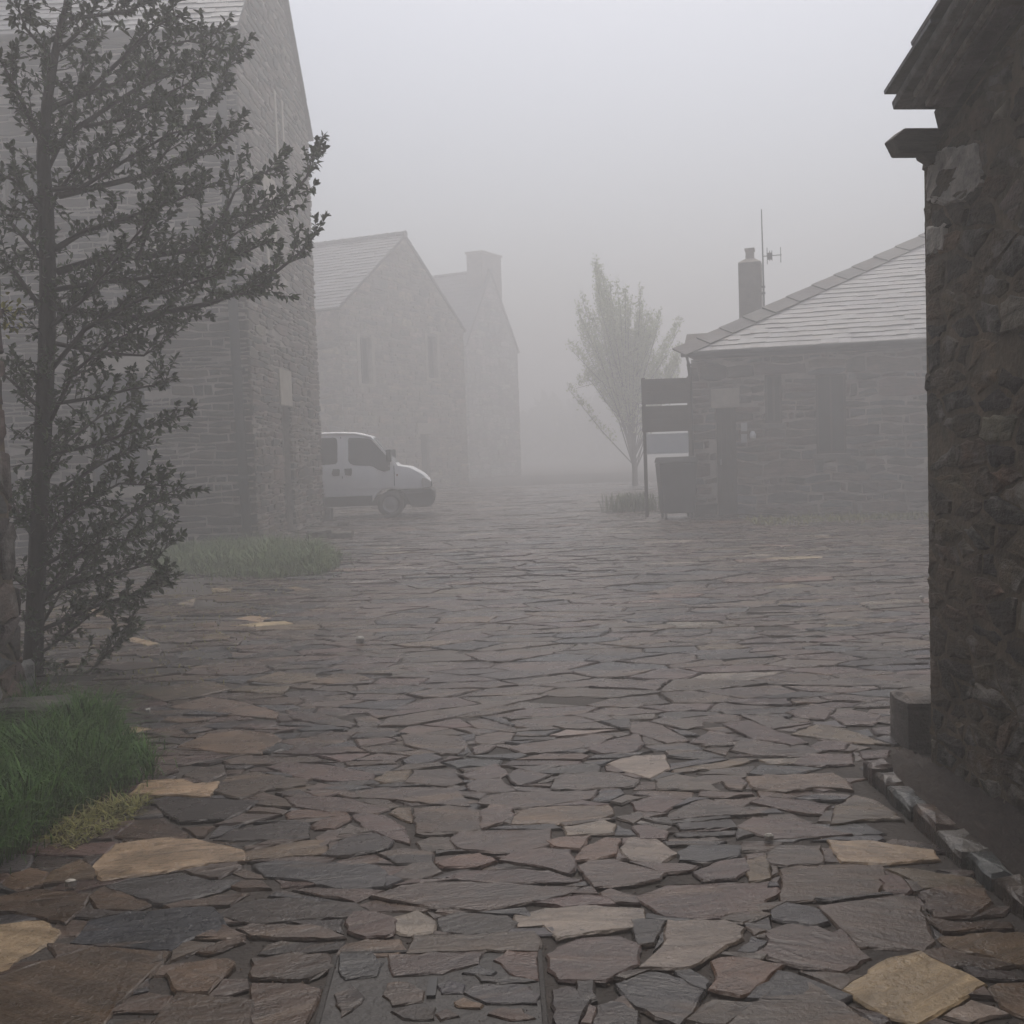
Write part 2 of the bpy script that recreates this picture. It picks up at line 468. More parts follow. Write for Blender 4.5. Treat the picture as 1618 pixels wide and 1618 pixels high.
GREY, MAUVE, BROWN, OCHRE, CREAM, BLUE, DARK = (.058, .040, .030), (.063, .039, .031), (.046, .027, .016), (.088, .058, .034), (.25, .180, .108), (.034, .030, .031), (.022, .015, .012)
RUST, PALE, INK = (.100, .058, .040), (.165, .132, .105), (.010, .011, .016)
CODES = dict(g=GREY, m=MAUVE, b=BROWN, o=OCHRE, c=CREAM, u=BLUE, d=DARK, r=RUST, p=PALE, k=INK)
REG = dict(A=(400, 1100, 2.697), B=(1000, 1100, 2.618), C=(0, 1000, 2.618), D=(100, 880, 3.236))
TRACED = {
 'A': """g 140,50 300,70 430,110 410,125 280,110 160,80|g 435,85 500,78 545,100 520,122 450,118|b 160,215 250,165 330,145 435,150 380,185 250,215
g 630,160 700,150 880,165 910,200 870,235 800,235 660,200|g 910,100 990,88 1120,130 1040,135 960,128|g 950,165 1050,145 1110,150 1090,185 1000,195 955,190|m 935,215 980,198 1030,205 1000,225 950,235
g 1100,100 1160,90 1370,80 1455,100 1380,110 1200,125 1130,120|g 1100,210 1180,190 1460,155 1530,165 1450,205 1300,225 1160,232|m 1425,215 1520,180 1640,150 1660,190 1618,225 1500,235|u 640,265 690,245 760,238 800,255 740,275 660,280
m 60,295 130,275 300,285 510,325 500,345 380,355 200,335|o 520,345 570,315 670,305 645,345 560,360|g 650,360 690,312 850,308 860,335 893,355 820,375 720,362|m 885,325 960,310 1030,280 1085,320 1030,340 930,342
g 1085,330 1130,305 1260,330 1210,350 1140,370 1115,360|g 1280,385 1285,345 1330,325 1520,318 1640,350 1618,375 1400,388|g 235,385 280,362 380,365 420,400 560,380 855,385 920,460 820,455 500,420 420,420
m 915,370 960,348 1050,348 1115,395 1060,405 930,395|m 965,450 1000,415 1100,405 1460,395 1430,430 1180,465 1080,470 1050,455|u 1450,435 1480,400 1560,390 1575,410 1520,435|g 100,405 200,395 270,425 180,425
m 140,425 250,420 400,430 575,470 520,490 320,480 190,465|r 146,490 200,475 400,480 380,500 160,512|m 425,500 470,490 560,500 640,550 662,615 600,600 480,550|o 585,490 620,468 670,470 672,525 640,515
b 685,475 830,460 960,480 965,560 850,570 700,575|m 970,490 1010,460 1090,460 1105,495 1060,530 975,555|o 1105,535 1115,505 1150,475 1280,462 1510,455 1530,490 1480,510 1300,530|p 1330,550 1400,540 1490,520 1540,540 1530,575 1345,583
g 1555,505 1640,480 1660,505 1618,528|d -160,600 -80,560 100,530 230,530 238,595 0,600|r 250,545 300,520 400,500 410,520 340,555 270,555|g 270,595 320,565 400,552 425,590 330,605 300,635|d 300,665 400,600 520,580 590,610 560,640 420,670
g 700,610 760,590 830,590 850,640 720,645|m 840,605 880,570 1000,565 1260,560 1265,620 1200,640 1090,660 1000,650 900,640|r 1260,610 1320,595 1430,592 1390,640 1280,630|r 1365,690 1410,640 1500,595 1560,600 1540,660 1450,680
d 540,660 640,640 760,655 760,700 620,700|r 795,700 870,680 960,665 1030,695 960,715 820,720|m 1055,690 1110,655 1240,640 1345,648 1370,715 1340,745 1240,715|u 0,710 100,695 300,705 520,710 560,745 550,800 380,810 200,770 60,760
g 610,750 680,708 760,702 800,740 720,765 640,768|m 830,760 900,735 1130,725 1250,735 1395,770 1340,782 1060,780 900,775|m 1395,715 1440,695 1540,688 1640,720 1750,745 1720,770 1618,790 1460,805 1430,770
m 510,845 640,800 800,785 1000,790 1385,805 1320,840 1100,880 960,900 760,890 640,865|m 1480,830 1530,815 1618,840 1640,870 1540,860|d -148,920 -60,865 150,850 430,870 490,905 420,925 0,950|m 405,960 430,915 520,915 600,945 590,1005 480,1015 415,990
p 600,930 700,905 770,950 760,990 660,1000 610,980|d 790,935 880,910 1080,925 1120,955 1060,990 920,1000 810,990|p 1125,920 1250,895 1450,885 1660,900 1650,975 1450,990 1300,1020 1250,965 1140,970|g -65,985 0,965 250,970 320,985 380,1015 300,1025 0,1015
o 355,1090 400,1040 480,1028 620,1022 635,1060 600,1090 440,1098|g 665,1085 690,1010 850,1010 1190,995 1215,1040 1200,1075 850,1075|m 1262,1090 1300,1060 1380,1030 1560,1015 1640,1050 1630,1130 1500,1200 1310,1190 1270,1150
b 0,1110 150,1085 310,1090 335,1140 230,1190 0,1180|b 0,1210 200,1215 280,1240 240,1330 220,1420 0,1420|d 1275,1240 1340,1225 1430,1280 1380,1390 1290,1390|d 1380,1205 1450,1200 1460,1270 1420,1280 1380,1250|d 1440,1420 1475,1310 1530,1285 1630,1330 1640,1420""",
 'B': """p -100,270 -60,255 5,240 130,235 145,290 70,330 -40,300|o 160,290 300,275 450,250 510,255 380,285 180,305|g 100,340 180,320 270,335 360,385 250,380 110,375|m 370,345 440,330 470,350 450,375 400,370
o 480,330 560,322 820,316 870,340 905,380 760,370 640,385 500,372|p 530,255 700,245 680,265 580,272|m 660,275 720,235 900,235 910,275 780,282|m 945,220 1060,215 1050,245 960,250|u 945,285 990,260 1060,275 1050,295 960,295
m 0,430 80,405 210,420 120,470 20,460|g 145,490 250,435 310,422 545,480 380,485 160,505|m 490,430 540,405 700,420 810,440 780,480 720,475 640,455|o 820,520 850,450 920,405 1010,430 1110,500 960,500
m 430,530 500,495 700,510 900,560 730,570 580,580|c 810,588 1000,592 1240,630 1260,660 1060,680 870,672|d 190,520 400,500 430,530 200,545|d 180,555 420,545 410,562 190,572|m 0,535 60,530 140,555 130,580 30,580
p -50,620 0,575 90,580 180,640 110,675 0,670|u 190,640 240,610 440,610 440,645 300,675 200,670|g 560,640 610,612 770,615 780,680 640,690 570,680|m 260,720 370,675 460,665 475,710 420,745 300,750|o 470,670 550,650 565,740 480,755
b 615,700 760,685 1020,685 1040,740 1010,800 620,835|o 1055,705 1130,700 1400,740 1440,780 1200,780 1160,745|m 1030,750 1060,733 1110,745 1150,795 1120,810 1050,800|m 0,815 150,770 340,765 600,755 605,800 535,830 530,890 280,910 140,895
b 1190,800 1290,775 1450,790 1480,840 1400,895 1250,900|u 580,875 640,845 770,875 800,920 720,930 590,910|g 780,855 900,840 1060,815 1160,820 1200,900 1240,1000 1200,1040 1030,1020 940,1020 860,940|p 30,1115 130,1020 150,920 220,925 380,920 455,950 440,990 240,1110
m 510,1050 570,1010 560,960 640,935 760,940 900,1000 970,1065 860,1120 700,1100|d 470,930 560,905 570,950 500,970|u 440,1040 490,985 545,1000 510,1040|d 0,920 40,915 125,925 90,1010 20,1020|r 320,1195 360,1150 330,1090 400,1068 620,1100 480,1210 440,1225
u 180,1125 230,1115 310,1165 300,1195 230,1175|u -60,1180 60,1135 140,1140 290,1190 240,1290 190,1345 20,1270|g 300,1390 340,1280 420,1250 520,1255 660,1135 780,1210 900,1290 1040,1390|c 880,1200 1050,1080 1130,1065 1190,1050 1450,1180 1270,1280 1180,1330 1060,1310
o 1270,990 1500,970 1618,975 1700,1100 1600,1100 1330,1030|p 1295,1310 1400,1250 1550,1300 1400,1330|o 1475,1200 1510,1180 1650,1165 1700,1260 1618,1310 1530,1260|b 1230,910 1340,930 1550,930 1560,955 1290,965|d 1380,1110 1560,1130 1600,1160 1420,1150
m -10,100 100,100 230,175 140,185 0,140|g 75,100 140,80 280,95 290,120 200,125|m 240,180 320,135 430,155 400,180 300,190|m 375,110 480,95 720,185 650,195 500,170|g 410,215 440,180 700,195 800,215 690,240 500,235
m 640,60 740,30 830,50 790,90 690,80|m 820,75 900,50 1020,75 990,110 880,110|o 660,150 760,110 880,130 1060,190 900,180 760,160|m 740,195 790,175 880,190 870,210 760,215|g 450,70 620,80 690,105 560,120""",
 'C': """o 555,240 660,220 880,200 960,225 800,260 680,275|o 1025,195 1150,160 1300,165 1309,190 1180,205|o 950,235 1020,215 1190,220 1160,250|r 700,300 860,260 1000,280 1150,320 1140,345 950,330 800,310|o 740,460 860,410 1000,395 1120,410 1160,435 1080,490 960,490
g 760,580 830,545 920,545 930,570 850,610|c 540,660 600,605 760,600 800,620 895,610 860,670 700,660|g 925,520 1000,500 1309,505 1330,520 1180,530 960,535|b 890,650 940,590 1060,570 1260,600 1250,625 1100,640 1000,675|d 630,690 800,680 1060,690 1010,730 920,765 750,770 690,740
b 480,830 560,765 680,760 775,820 760,840 600,840|c 385,960 480,870 660,845 800,850 1000,893 1003,934 850,950 600,990 430,1010|o 1020,895 1250,850 1330,850 1350,900 1022,930|o 175,1025 220,975 330,930 390,970 380,1000|o 10,1030 50,985 120,965 185,980 170,1030 60,1050|g 770,975 880,950 970,935 990,965 900,1000 840,995
u 440,1040 540,1010 760,990 860,1020 980,1020 900,1060 820,1080 680,1110 580,1090|b 370,1080 430,1040 520,1060 620,1110 540,1135 420,1130|b 0,1080 150,1050 360,1070 340,1130 270,1190 80,1140 0,1140|k 300,1270 380,1180 520,1150 780,1130 870,1130 950,1215 780,1250 700,1300 500,1285
c -20,1200 100,1180 180,1180 240,1230 200,1270 90,1320 30,1385 -20,1380|b 820,1300 900,1270 1000,1245 1000,1265 870,1310|b 0,1410 150,1360 380,1290 600,1285 700,1310 620,1400 500,1500 380,1660 -60,1660 -60,1500|o 740,1470 690,1400 780,1360 940,1340 960,1370 860,1470|b 580,1660 740,1480 900,1500 1035,1510 1030,1660""",
 'D': """c 80,285 130,260 215,270 200,300 100,300|c 320,420 360,405 480,435 430,445|c 755,160 800,155 860,160 840,172 770,172|c 1130,155 1190,150 1260,160 1200,170|p 580,235 680,205 660,240|c 880,310 960,295 1058,305 1000,325|o 1240,640 1400,590 1500,595 1580,620 1400,640|u 570,490 680,470 840,470 860,500 760,515 600,510|g 410,395 560,375 670,415 640,432 500,430|o 720,410 790,378 850,400 840,418|m 1140,775 1480,845 1440,862 1180,820|g 330,470 420,450 495,460 490,490 400,500""",
}
traced = []
for k, txt in TRACED.items():
    ox, oy, sc = REG[k]
    for part in txt.replace('\n', '|').split('|'):
        tk = part.split()
        if len(tk) < 4: continue
        pts = [tuple(float(v) for v in q.split(',')) for q in tk[1:]]
        pl = [P(ox + a / sc, oy + b_ / sc, 0.02) for a, b_ in pts]
        pl = [(p.x, p.y) for p in pl]
        if area(pl) < 0: pl = pl[::-1]
        traced.append((pl, CODES[tk[0]]))

gto3 = lambda u, v, h: Vector((u, v, h))
stones = []
r = random.Random(11)
tbox = []
for pl, c in traced:
    xs = [p[0] for p in pl]; ys = [p[1] for p in pl]
    tbox.append((min(xs), max(xs), min(ys), max(ys)))
    cx, cy = cen(pl)
    pl = [(p[0] + (p[0] - cx) / (math.hypot(p[0] - cx, p[1] - cy) + 1e-6) * .013, p[1] + (p[1] - cy) / (math.hypot(p[0] - cx, p[1] - cy) + 1e-6) * .013) for p in pl]
    q = jag(pl, 0.045, 0.007, r)
    V, Fc = slab(q, gto3, -.04, r.uniform(.009, .017), .008, r, 0, .0015, .008)
    stones.append((V, Fc, vary(c, r, .12, .04)))

# outline of things standing on the paving
MAN = [P(x, y) for x, y in ((528, 1509), (856, 1500), (868, 1640), (492, 1640))]
MANp = [(p.x, p.y) for p in MAN]
KERB = [P(x, y) for x, y in ((1378, 1226), (1418, 1262), (1458, 1300), (1500, 1335), (1545, 1372), (1590, 1410), (1640, 1455), (1700, 1510), (1770, 1575))]
WALL_A, WALL_B = P(1472, 1212), P(1618, 1298)
bed = [(p.x, p.y) for p in KERB] + [(WALL_B.x, KERB[-1].y)] + [(WALL_B.x, WALL_B.y), (WALL_A.x, WALL_A.y), (P(1425, 1192).x, P(1425, 1192).y)]
blocked = [MANp, bed]
for bl in blocked:
    xs = [p[0] for p in bl]; ys = [p[1] for p in bl]
    tbox.append((min(xs), max(xs), min(ys), max(ys)))
blocked = [bl if area(bl) > 0 else bl[::-1] for bl in blocked]
tpol = [t[0] for t in traced] + blocked

def carve(q, gap):
    """cut a filler shard back to the edges of the stones it meets"""
    for (x0, x1, y0, y1), tp in zip(tbox, tpol):
        xs = [p[0] for p in q]; ys = [p[1] for p in q]
        if max(xs) < x0 or min(xs) > x1 or max(ys) < y0 or min(ys) > y1: continue
        best, ba = q, -1
        n = len(tp)
        # overlap test by clipping with the whole outline (outlines are nearly convex)
        ov = q
        for i in range(n):
            a, b_ = tp[i], tp[(i + 1) % n]
            ex, ey = b_[0] - a[0], b_[1] - a[1]
            ov = clip(ov, ey, -ex, ey * a[0] - ex * a[1])
            if len(ov) < 3: break
        if len(ov) < 3: continue
        for i in range(n):
            a, b_ = tp[i], tp[(i + 1) % n]
            ex, ey = b_[0] - a[0], b_[1] - a[1]
            L = math.hypot(ex, ey) + 1e-9
            o = clip(q, -ey / L, ex / L, -(ey * a[0] - ex * a[1]) / L - gap)
            k = abs(area(o)) if len(o) > 2 else 0
            if k > ba: best, ba = o, k
        q = best
        if len(q) < 3: return []
    return q

def hits(pl):
    xs = [p[0] for p in pl]; ys = [p[1] for p in pl]
    bb = (min(xs), max(xs), min(ys), max(ys))
    c = cen(pl)
    n = 0
    mids = [((pl[i][0] + pl[(i + 1) % len(pl)][0]) / 2, (pl[i][1] + pl[(i + 1) % len(pl)][1]) / 2) for i in range(len(pl))]
    for (x0, x1, y0, y1), tp in zip(tbox, tpol):
        if bb[1] < x0 or bb[0] > x1 or bb[3] < y0 or bb[2] > y1: continue
        for p in [c] + pl + mids:
            if inside(p, tp): n += 1
        for p in tp:
            if inside(p, pl): n += 1
    return n

# generated shards: seeds in space stretched sideways
KX = 2.25
def seeds_for(x0, x1, y0, y1, sp, r):
    out = []
    y = y0
    row = 0
    while y < y1:
        s = sp(y)
        x = x0 + r.uniform(0, s * KX)
        while x < x1:
            out.append((x / KX + r.uniform(-.22, .22) * s, y + r.uniform(-.42, .42) * s))
            x += s * KX * r.uniform(.55, 1.5)
        y += s
    return out
r = random.Random(5)
sd_ = seeds_for(-13, 12.5, 1.0, 44, lambda y: .125 if y < 6.6 else .19 if y < 10 else .24 if y < 18 else .34 if y < 27 else .5, r)
sd_ = [q for q in sd_ if r.random() > .13]
def shear(p):
    a = .55 * math.sin(p[0] * 1.3 + 1.7 * math.sin(p[1] * .9)) * math.sin(p[1] * .8 + .6)
    return a
sd_ = [(p[0], p[1] + 0.25 * math.sin(p[0] * KX * 1.1 + p[1] * .7)) for p in sd_]
cells = voronoi(sd_, 14, 1.2)
PALETTE = [(GREY, 30), (MAUVE, 34), (BROWN, 12), (OCHRE, 6), (BLUE, 9), (DARK, 8), (RUST, 3), (PALE, 3), (CREAM, .8)]
PC, PW = [p[0] for p in PALETTE], [p[1] for p in PALETTE]
LN = Vector((-3.05, 7.0, 0))
H1a, H1b = P(408, 862), P(512, 823)
def blocked_area(c):
    x, y = c
    if x > 2.0 and y < WALL_A.y: return True
    if x < -3.2 and y < 6.9: return True
    if x < H1a.x + .2 and y > H1a.y - .1 and y < H1b.y + .1 and x < -3.6: return True
    return False
for pl in cells:
    if len(pl) < 3: continue
    pl = [(p[0] * KX, p[1]) for p in pl]
    c = cen(pl)
    if blocked_area(c): continue
    # lane edge on the left turns to mud and moss
    far = c[1] > 13
    gap = r.uniform(.004, .010) if not far else r.uniform(.008, .02)
    left_mud = c[0] < -2.4 - .12 * (c[1] - 7) and 8 < c[1] < 16
    if left_mud and r.random() < .38: continue
    if r.random() < .015: continue
    q = tidy(inset(pl, gap), .035)
    if len(q) < 3: continue
    tries = 0
    if any(inside(p, bl) for p in q + [cen(q)] for bl in blocked): continue
    if hits(q):
        tries = 1
        q = carve(q, gap)
        if len(q) < 3 or abs(area(q)) < .0022: continue
        q = tidy(q, .02)
        if len(q) < 3: continue
    q = jag(q, .09 if not far else .16, .009 if not far else .012, r)
    V, Fc = slab(q, gto3, -.04, r.uniform(.005, .015) if c[1] < 12 else r.uniform(.005, .022), .009, r, 0, .0025, .012)
    col = r.choices(PC, PW)[0]
    if tries: col = r.choice([DARK, BLUE, GREY, BROWN, MAUVE])
    if left_mud: col = r.choice([BROWN, DARK, GREY, BROWN])
    stones.append((V, Fc, vary(col, r, .2, .05)))
place_pieces(stones, pave, 'paving_stone', M_pave, 'small_paving_stones', 300)

r = random.Random(13)
b = MB()
for i in range(9000):
    y = 2.4 + 8.5 * r.random() ** 1.5
    x = r.uniform(-.55, .55) * (y + 1.0)
    if x > 2.05 or x < -3.1: continue
    sz = r.uniform(.002, .0065)
    c = Vector((x, y, r.uniform(-.001, .004)))
    V = [c + Vector((math.cos(a) * sz * r.uniform(.6, 1.4), math.sin(a) * sz * r.uniform(.6, 1.4), 0)) for a in (0, 1.6, 3.1, 4.7)] + [c + Vector((0, 0, sz * r.uniform(.5, 1.1)))]
    b.add(V, [(0, 1, 4), (1, 2, 4), (2, 3, 4), (3, 0, 4)], vary(r.choice([GREY, BROWN, DARK, OCHRE, PALE]), r, .3))
b.obj('joint_grit', M_pave, pave, kind='stuff')

# ------------------------------------------------------------------ manhole cover filled with slate
mh = thing('manhole_cover', (sum((p for p in MAN), Vector()) / 4), 'square steel manhole cover filled with dark slate pieces set in mortar', 'manhole cover')
b = MB()
for i in range(4):
    a_, c_ = MAN[i], MAN[(i + 1) % 4]
    e = (c_ - a_).normalized(); inn = Z.cross(e)
    if inn.dot(mh.location - a_) < 0: inn = -inn
    b.box(a_ - Z * .02 + e * .021, (c_ - a_) - e * .042, inn * .016, Z * .032)
b.obj('frame', M_iron, mh, bevel=.003)
mesh('filling', [p + (mh.location - p) * .03 + Z * .006 for p in MAN], [(0, 3, 2, 1)], plain_mat('grey_fill_mortar', (.034, .031, .029), .6, .35, 8, .8, 50), mh)
FILL = [('u', "380,1120 500,1112 540,1150 520,1200 400,1215 370,1180"), ('m', "600,1118 780,1112 960,1108 940,1150 800,1190 620,1200"), ('r', "1040,1140 1110,1090 1205,1100 1208,1215 1120,1200"), ('u', "900,1195 960,1160 1030,1190 1010,1205"),
        ('d', "350,1290 420,1250 470,1300 420,1350 380,1370"), ('g', "565,1290 580,1245 660,1235 720,1270 710,1310 600,1330"), ('u', "790,1250 830,1228 900,1240 890,1275 810,1280"), ('u', "920,1280 960,1250 1150,1245 1205,1290 1190,1320 1000,1320"),
        ('o', "862,1315 900,1300 975,1330 960,1345 880,1340"), ('d', "600,1360 660,1335 770,1345 760,1390 640,1390"), ('b', "1010,1370 1060,1345 1140,1350 1190,1385 1100,1395"), ('g', "780,1370 830,1350 870,1380 800,1395"), ('d', "960,1205 1100,1212 1190,1228 1100,1236 980,1232")]
for c, tx in FILL:
    pl = [P(400 + float(q.split(',')[0]) / 2.697, 1100 + float(q.split(',')[1]) / 2.697) for q in tx.split()]
    pl = [(p.x, p.y) for p in pl]
    cx, cy = cen(pl)
    pl = [(p[0] + (p[0] - cx) * .16, p[1] + (p[1] - cy) * .16) for p in pl]
    V, Fc = slab(jag(pl, .04, .006, r), gto3, -.01, .012, .005, r, 0, .0015, .004)
    mesh('slate_piece', V, Fc, M_pave, mh, tints=vary(CODES[c], r, .1))
hp = P(683, 1560, .012)
b = MB(); b.box(hp + Vector((-.013, -.055, -.006)), Vector((.026, 0, 0)), Vector((0, .11, 0)), Z * .010)
b.obj('lifting_slot', M_black, mh)

# ------------------------------------------------------------------ rubble walls
def wall_frame(A, B):
    """A->B along the ground; n points to the camera side"""
    U = (B - A); U.z = 0
    L = U.length
    U.normalize()
    n = U.cross(Z)
    if n.dot(CAM - A) < 0: n = -n
    return U, n, L

def core(name, A, U, n, u0_, u1_, v1, holes, m, parent, depth=.22, gable=None, v0=-.1):
    """wall face with real openings and reveals; gable = (u,v) apex points above v1"""
    us = sorted({u0_, u1_} | {h[0] for h in holes} | {h[1] for h in holes})
    vs = sorted({v0, v1} | {h[2] for h in holes} | {h[3] for h in holes})
    b = MB()
    T = lambda u, v, h=0: A + U * u + Z * v + n * h
    for i in range(len(us) - 1):
        for j in range(len(vs) - 1):
            cu, cv = (us[i] + us[i + 1]) / 2, (vs[j] + vs[j + 1]) / 2
            if any(h[0] < cu < h[1] and h[2] < cv < h[3] for h in holes): continue
            b.add([T(us[i], vs[j]), T(us[i + 1], vs[j]), T(us[i + 1], vs[j + 1]), T(us[i], vs[j + 1])], [(0, 1, 2, 3)])
    for h in holes:
        c = [(h[0], h[2]), (h[1], h[2]), (h[1], h[3]), (h[0], h[3])]
        for i in range(4):
            p, q = c[i], c[(i + 1) % 4]
            b.add([T(*p), T(*q), T(q[0], q[1], -depth), T(p[0], p[1], -depth)], [(0, 1, 2, 3)])
    if gable: b.add([T(u0_, v1), T(u1_, v1)] + [T(*g_) for g_ in gable], [tuple(range(2 + len(gable)))])
    return b.obj(name, m, parent)

def rubble(A, U, n, u0_, u1_, v0, v1, holes, rowh, asp, pal, r, gap=.012, proud=(.008, .03), gable=None, drop=0.0, dome=.012, spill=0.0, step=.12, amp=.008, jit=.28, base=-.03, mode='rubble'):
    T = lambda u, v, h: A + U * u + Z * v + n * h
    top = max([v1] + [g_[1] for g_ in gable]) if gable else v1
    seeds = []
    v = v0 - rowh * 2
    while v < top + rowh * 2:
        hrow = rowh * r.choice([.5, .7, .85, 1.0, 1.2, 1.6])
        u = u0_ - rowh * asp * 2 + r.uniform(0, rowh * asp)
        while u < u1_ + rowh * asp * 2:
            seeds.append((u / asp * 1.3, v + hrow / 2 + r.uniform(-jit, jit) * rowh))
            u += rowh * asp * r.choice([.35, .6, .8, 1.0, 1.4, 2.1])
        v += hrow
    out = []
    if mode == 'course':
        cs = []
        vk = [v0 - .02]
        while vk[-1] < top + rowh: vk.append(vk[-1] + rowh * r.choice([.45, .6, .8, 1.0, 1.0, 1.3, 1.7]))
        ph = [(r.uniform(0, 6), r.uniform(0, 6), r.uniform(.6, 1.4)) for _ in vk]
        bl = lambda k, u: vk[k] + rowh * .13 * ph[k][2] * (math.sin(u * 2.3 + ph[k][0]) + .8 * math.sin(u * 5.9 + ph[k][1]))
        for k in range(len(vk) - 1):
            hr = vk[k + 1] - vk[k]
            u = u0_ - r.uniform(.02, .4)
            while u < u1_ + .05:
                wd = min(1.1, max(.10, rowh * asp * r.choice([.3, .45, .7, 1.0, 1.3, 1.9]) * (.6 + .4 * hr / rowh)))
                a_, c_ = u, u + wd
                sl, sr = r.uniform(-.25, .25) * hr, r.uniform(-.25, .25) * hr
                g_ = gap * r.uniform(.7, 1.4)
                m_ = max(1, int(wd / .16))
                parts_ = [(k, k + 1)]
                if hr > rowh * 1.1 and r.random() < .45: parts_ = [(k, .5), (.5, k + 1)]     # two thin stones in a tall course
                for lo, hi in parts_:
                    fl = (lambda x: bl(k, x)) if lo != .5 else (lambda x: (bl(k, x) + bl(k + 1, x)) / 2)
                    fh_ = (lambda x: bl(k + 1, x)) if hi != .5 else (lambda x: (bl(k, x) + bl(k + 1, x)) / 2)
                    e0, e1 = r.uniform(0, .30), r.uniform(0, .30)
                    lo_p = [(a_ + g_ / 2 + sl * 0 + (c_ - a_ - g_) * i / m_, 0) for i in range(m_ + 1)]
                    pb_ = [(x, fl(x) + g_ / 2 + (hr * e0 * .5 if i == 0 else hr * e1 * .5 if i == m_ else 0)) for i, (x, _) in enumerate(lo_p)]
                    pt_ = [(x + (sl if i == 0 else sr if i == m_ else 0) * .5, fh_(x) - g_ / 2 - (hr * e1 * .6 if i == 0 else hr * e0 * .6 if i == m_ else 0)) for i, (x, _) in enumerate(lo_p)]
                    if all(t_[1] - b_[1] > .012 for t_, b_ in zip(pt_, pb_)): cs.append(pb_ + pt_[::-1])
                u = c_
    else:
        cs = voronoi(seeds, 14, rowh * 6)
    if gable: outline = [(u0_, v0), (u1_, v0), (u1_, v1)] + list(gable) + [(u0_, v1)]
    for pl in cs:
        if len(pl) < 3: continue
        if mode != 'course': pl = [(p[0] * asp / 1.3, p[1]) for p in pl]
        su = r.uniform(0, spill)
        pl = clip(pl, -1, 0, -(u0_ - su))
        if len(pl) > 2: pl = clip(pl, 1, 0, u1_ + su)
        if len(pl) > 2: pl = clip(pl, 0, -1, -v0)
        if len(pl) > 2 and not gable: pl = clip(pl, 0, 1, v1)
        if gable and len(pl) > 2:
            if area(outline) < 0: outline = outline[::-1]
            for i in range(len(outline)):
                a, c = outline[i], outline[(i + 1) % len(outline)]
                ex, ey = c[0] - a[0], c[1] - a[1]
                if abs(ex) < 1e-6: continue
                pl = clip(pl, ey, -ex, ey * a[0] - ex * a[1])
                if len(pl) < 3: break
        if len(pl) < 3: continue
        for h in holes:
            xs = [p[0] for p in pl]; ys = [p[1] for p in pl]
            if max(xs) <= h[0] or min(xs) >= h[1] or max(ys) <= h[2] or min(ys) >= h[3]: continue
            opts = [clip(pl, 1, 0, h[0]), clip(pl, -1, 0, -h[1]), clip(pl, 0, 1, h[2]), clip(pl, 0, -1, -h[3])]
            pl = max(opts, key=lambda q: abs(area(q)) if len(q) > 2 else 0)
            if len(pl) < 3: break
        if len(pl) < 3 or r.random() < drop: continue
        q = tidy(inset(pl, gap * r.uniform(.6, 1.5)), .02) if mode != 'course' else tidy(pl, .012)
        if len(q) < 3 or abs(area(q)) < .0008: continue
        q = jag(q, step, amp, r)
        V, Fc = slab(q, T, base, r.uniform(*proud), .014, r, dome * r.uniform(.2, 1), .004, .05)
        out.append((V, Fc, vary(r.choices(pal[0], pal[1])[0], r, .22, .06)))
    return out

def bar(name, A, U, n, u0_, u1_, v0, v1, h0, h1, m, parent, bevel=.008, label=None):
    b = MB().box(A + U * u0_ + Z * v0 + n * h0, U * (u1_ - u0_), Z * (v1 - v0), n * (h1 - h0))
    o = b.obj(name, m, parent, bevel=bevel)
    if label: o['label'] = label
    return o

def window(A, U, n, hole, parent, m_frame=M_wood, bars=(1, 1), inset_=.14):
    u0_, u1_, v0, v1 = hole
    fr = .05
    b = MB()
    def bx_(a, c, d, e): b.box(A + U * a + Z * d - n * (inset_ + .05), U * (c - a), Z * (e - d), n * .05)
    bx_(u0_, u0_ + fr, v0, v1); bx_(u1_ - fr, u1_, v0, v1)
    bx_(u0_ + fr, u1_ - fr, v0, v0 + fr); bx_(u0_ + fr, u1_ - fr, v1 - fr, v1)
    for i in range(bars[0]):
        x = u0_ + (u1_ - u0_) * (i + 1) / (bars[0] + 1)
        bx_(x - .02, x + .02, v0 + fr, v1 - fr)
    o = b.obj('window', m_frame, parent)
    q = lambda u, v: A + U * u + Z * v - n * (inset_ + .03)
    b = MB().box(A + U * u0_ + Z * v0 - n * (inset_ + .036), U * (u1_ - u0_), Z * (v1 - v0), n * .006)
    b.obj('pane', M_dark, o)
    return o

def door(A, U, n, hole, parent, m=M_wood, planks=4, inset_=.14):
    u0_, u1_, v0, v1 = hole
    b = MB().box(A + U * u0_ + Z * v0 - n * (inset_ + .05), U * (u1_ - u0_), Z * (v1 - v0), n * .03)
    o = b.obj('door', m, parent)
    wd = (u1_ - u0_) / planks
    for i in range(planks):
        pb = MB().box(A + U * (u0_ + wd * i + .006) + Z * (v0 + .02) - n * (inset_ + .02), U * (wd - .012), Z * (v1 - v0 - .04), n * .02)
        pb.obj('plank', m, o, bevel=.003)
    pb = MB().box(A + U * (u0_ + .07) + Z * (v0 + (v1 - v0) * .47) - n * inset_, U * .025, Z * .12, n * .04)
    pb.obj('handle', M_steel, o)
    return o

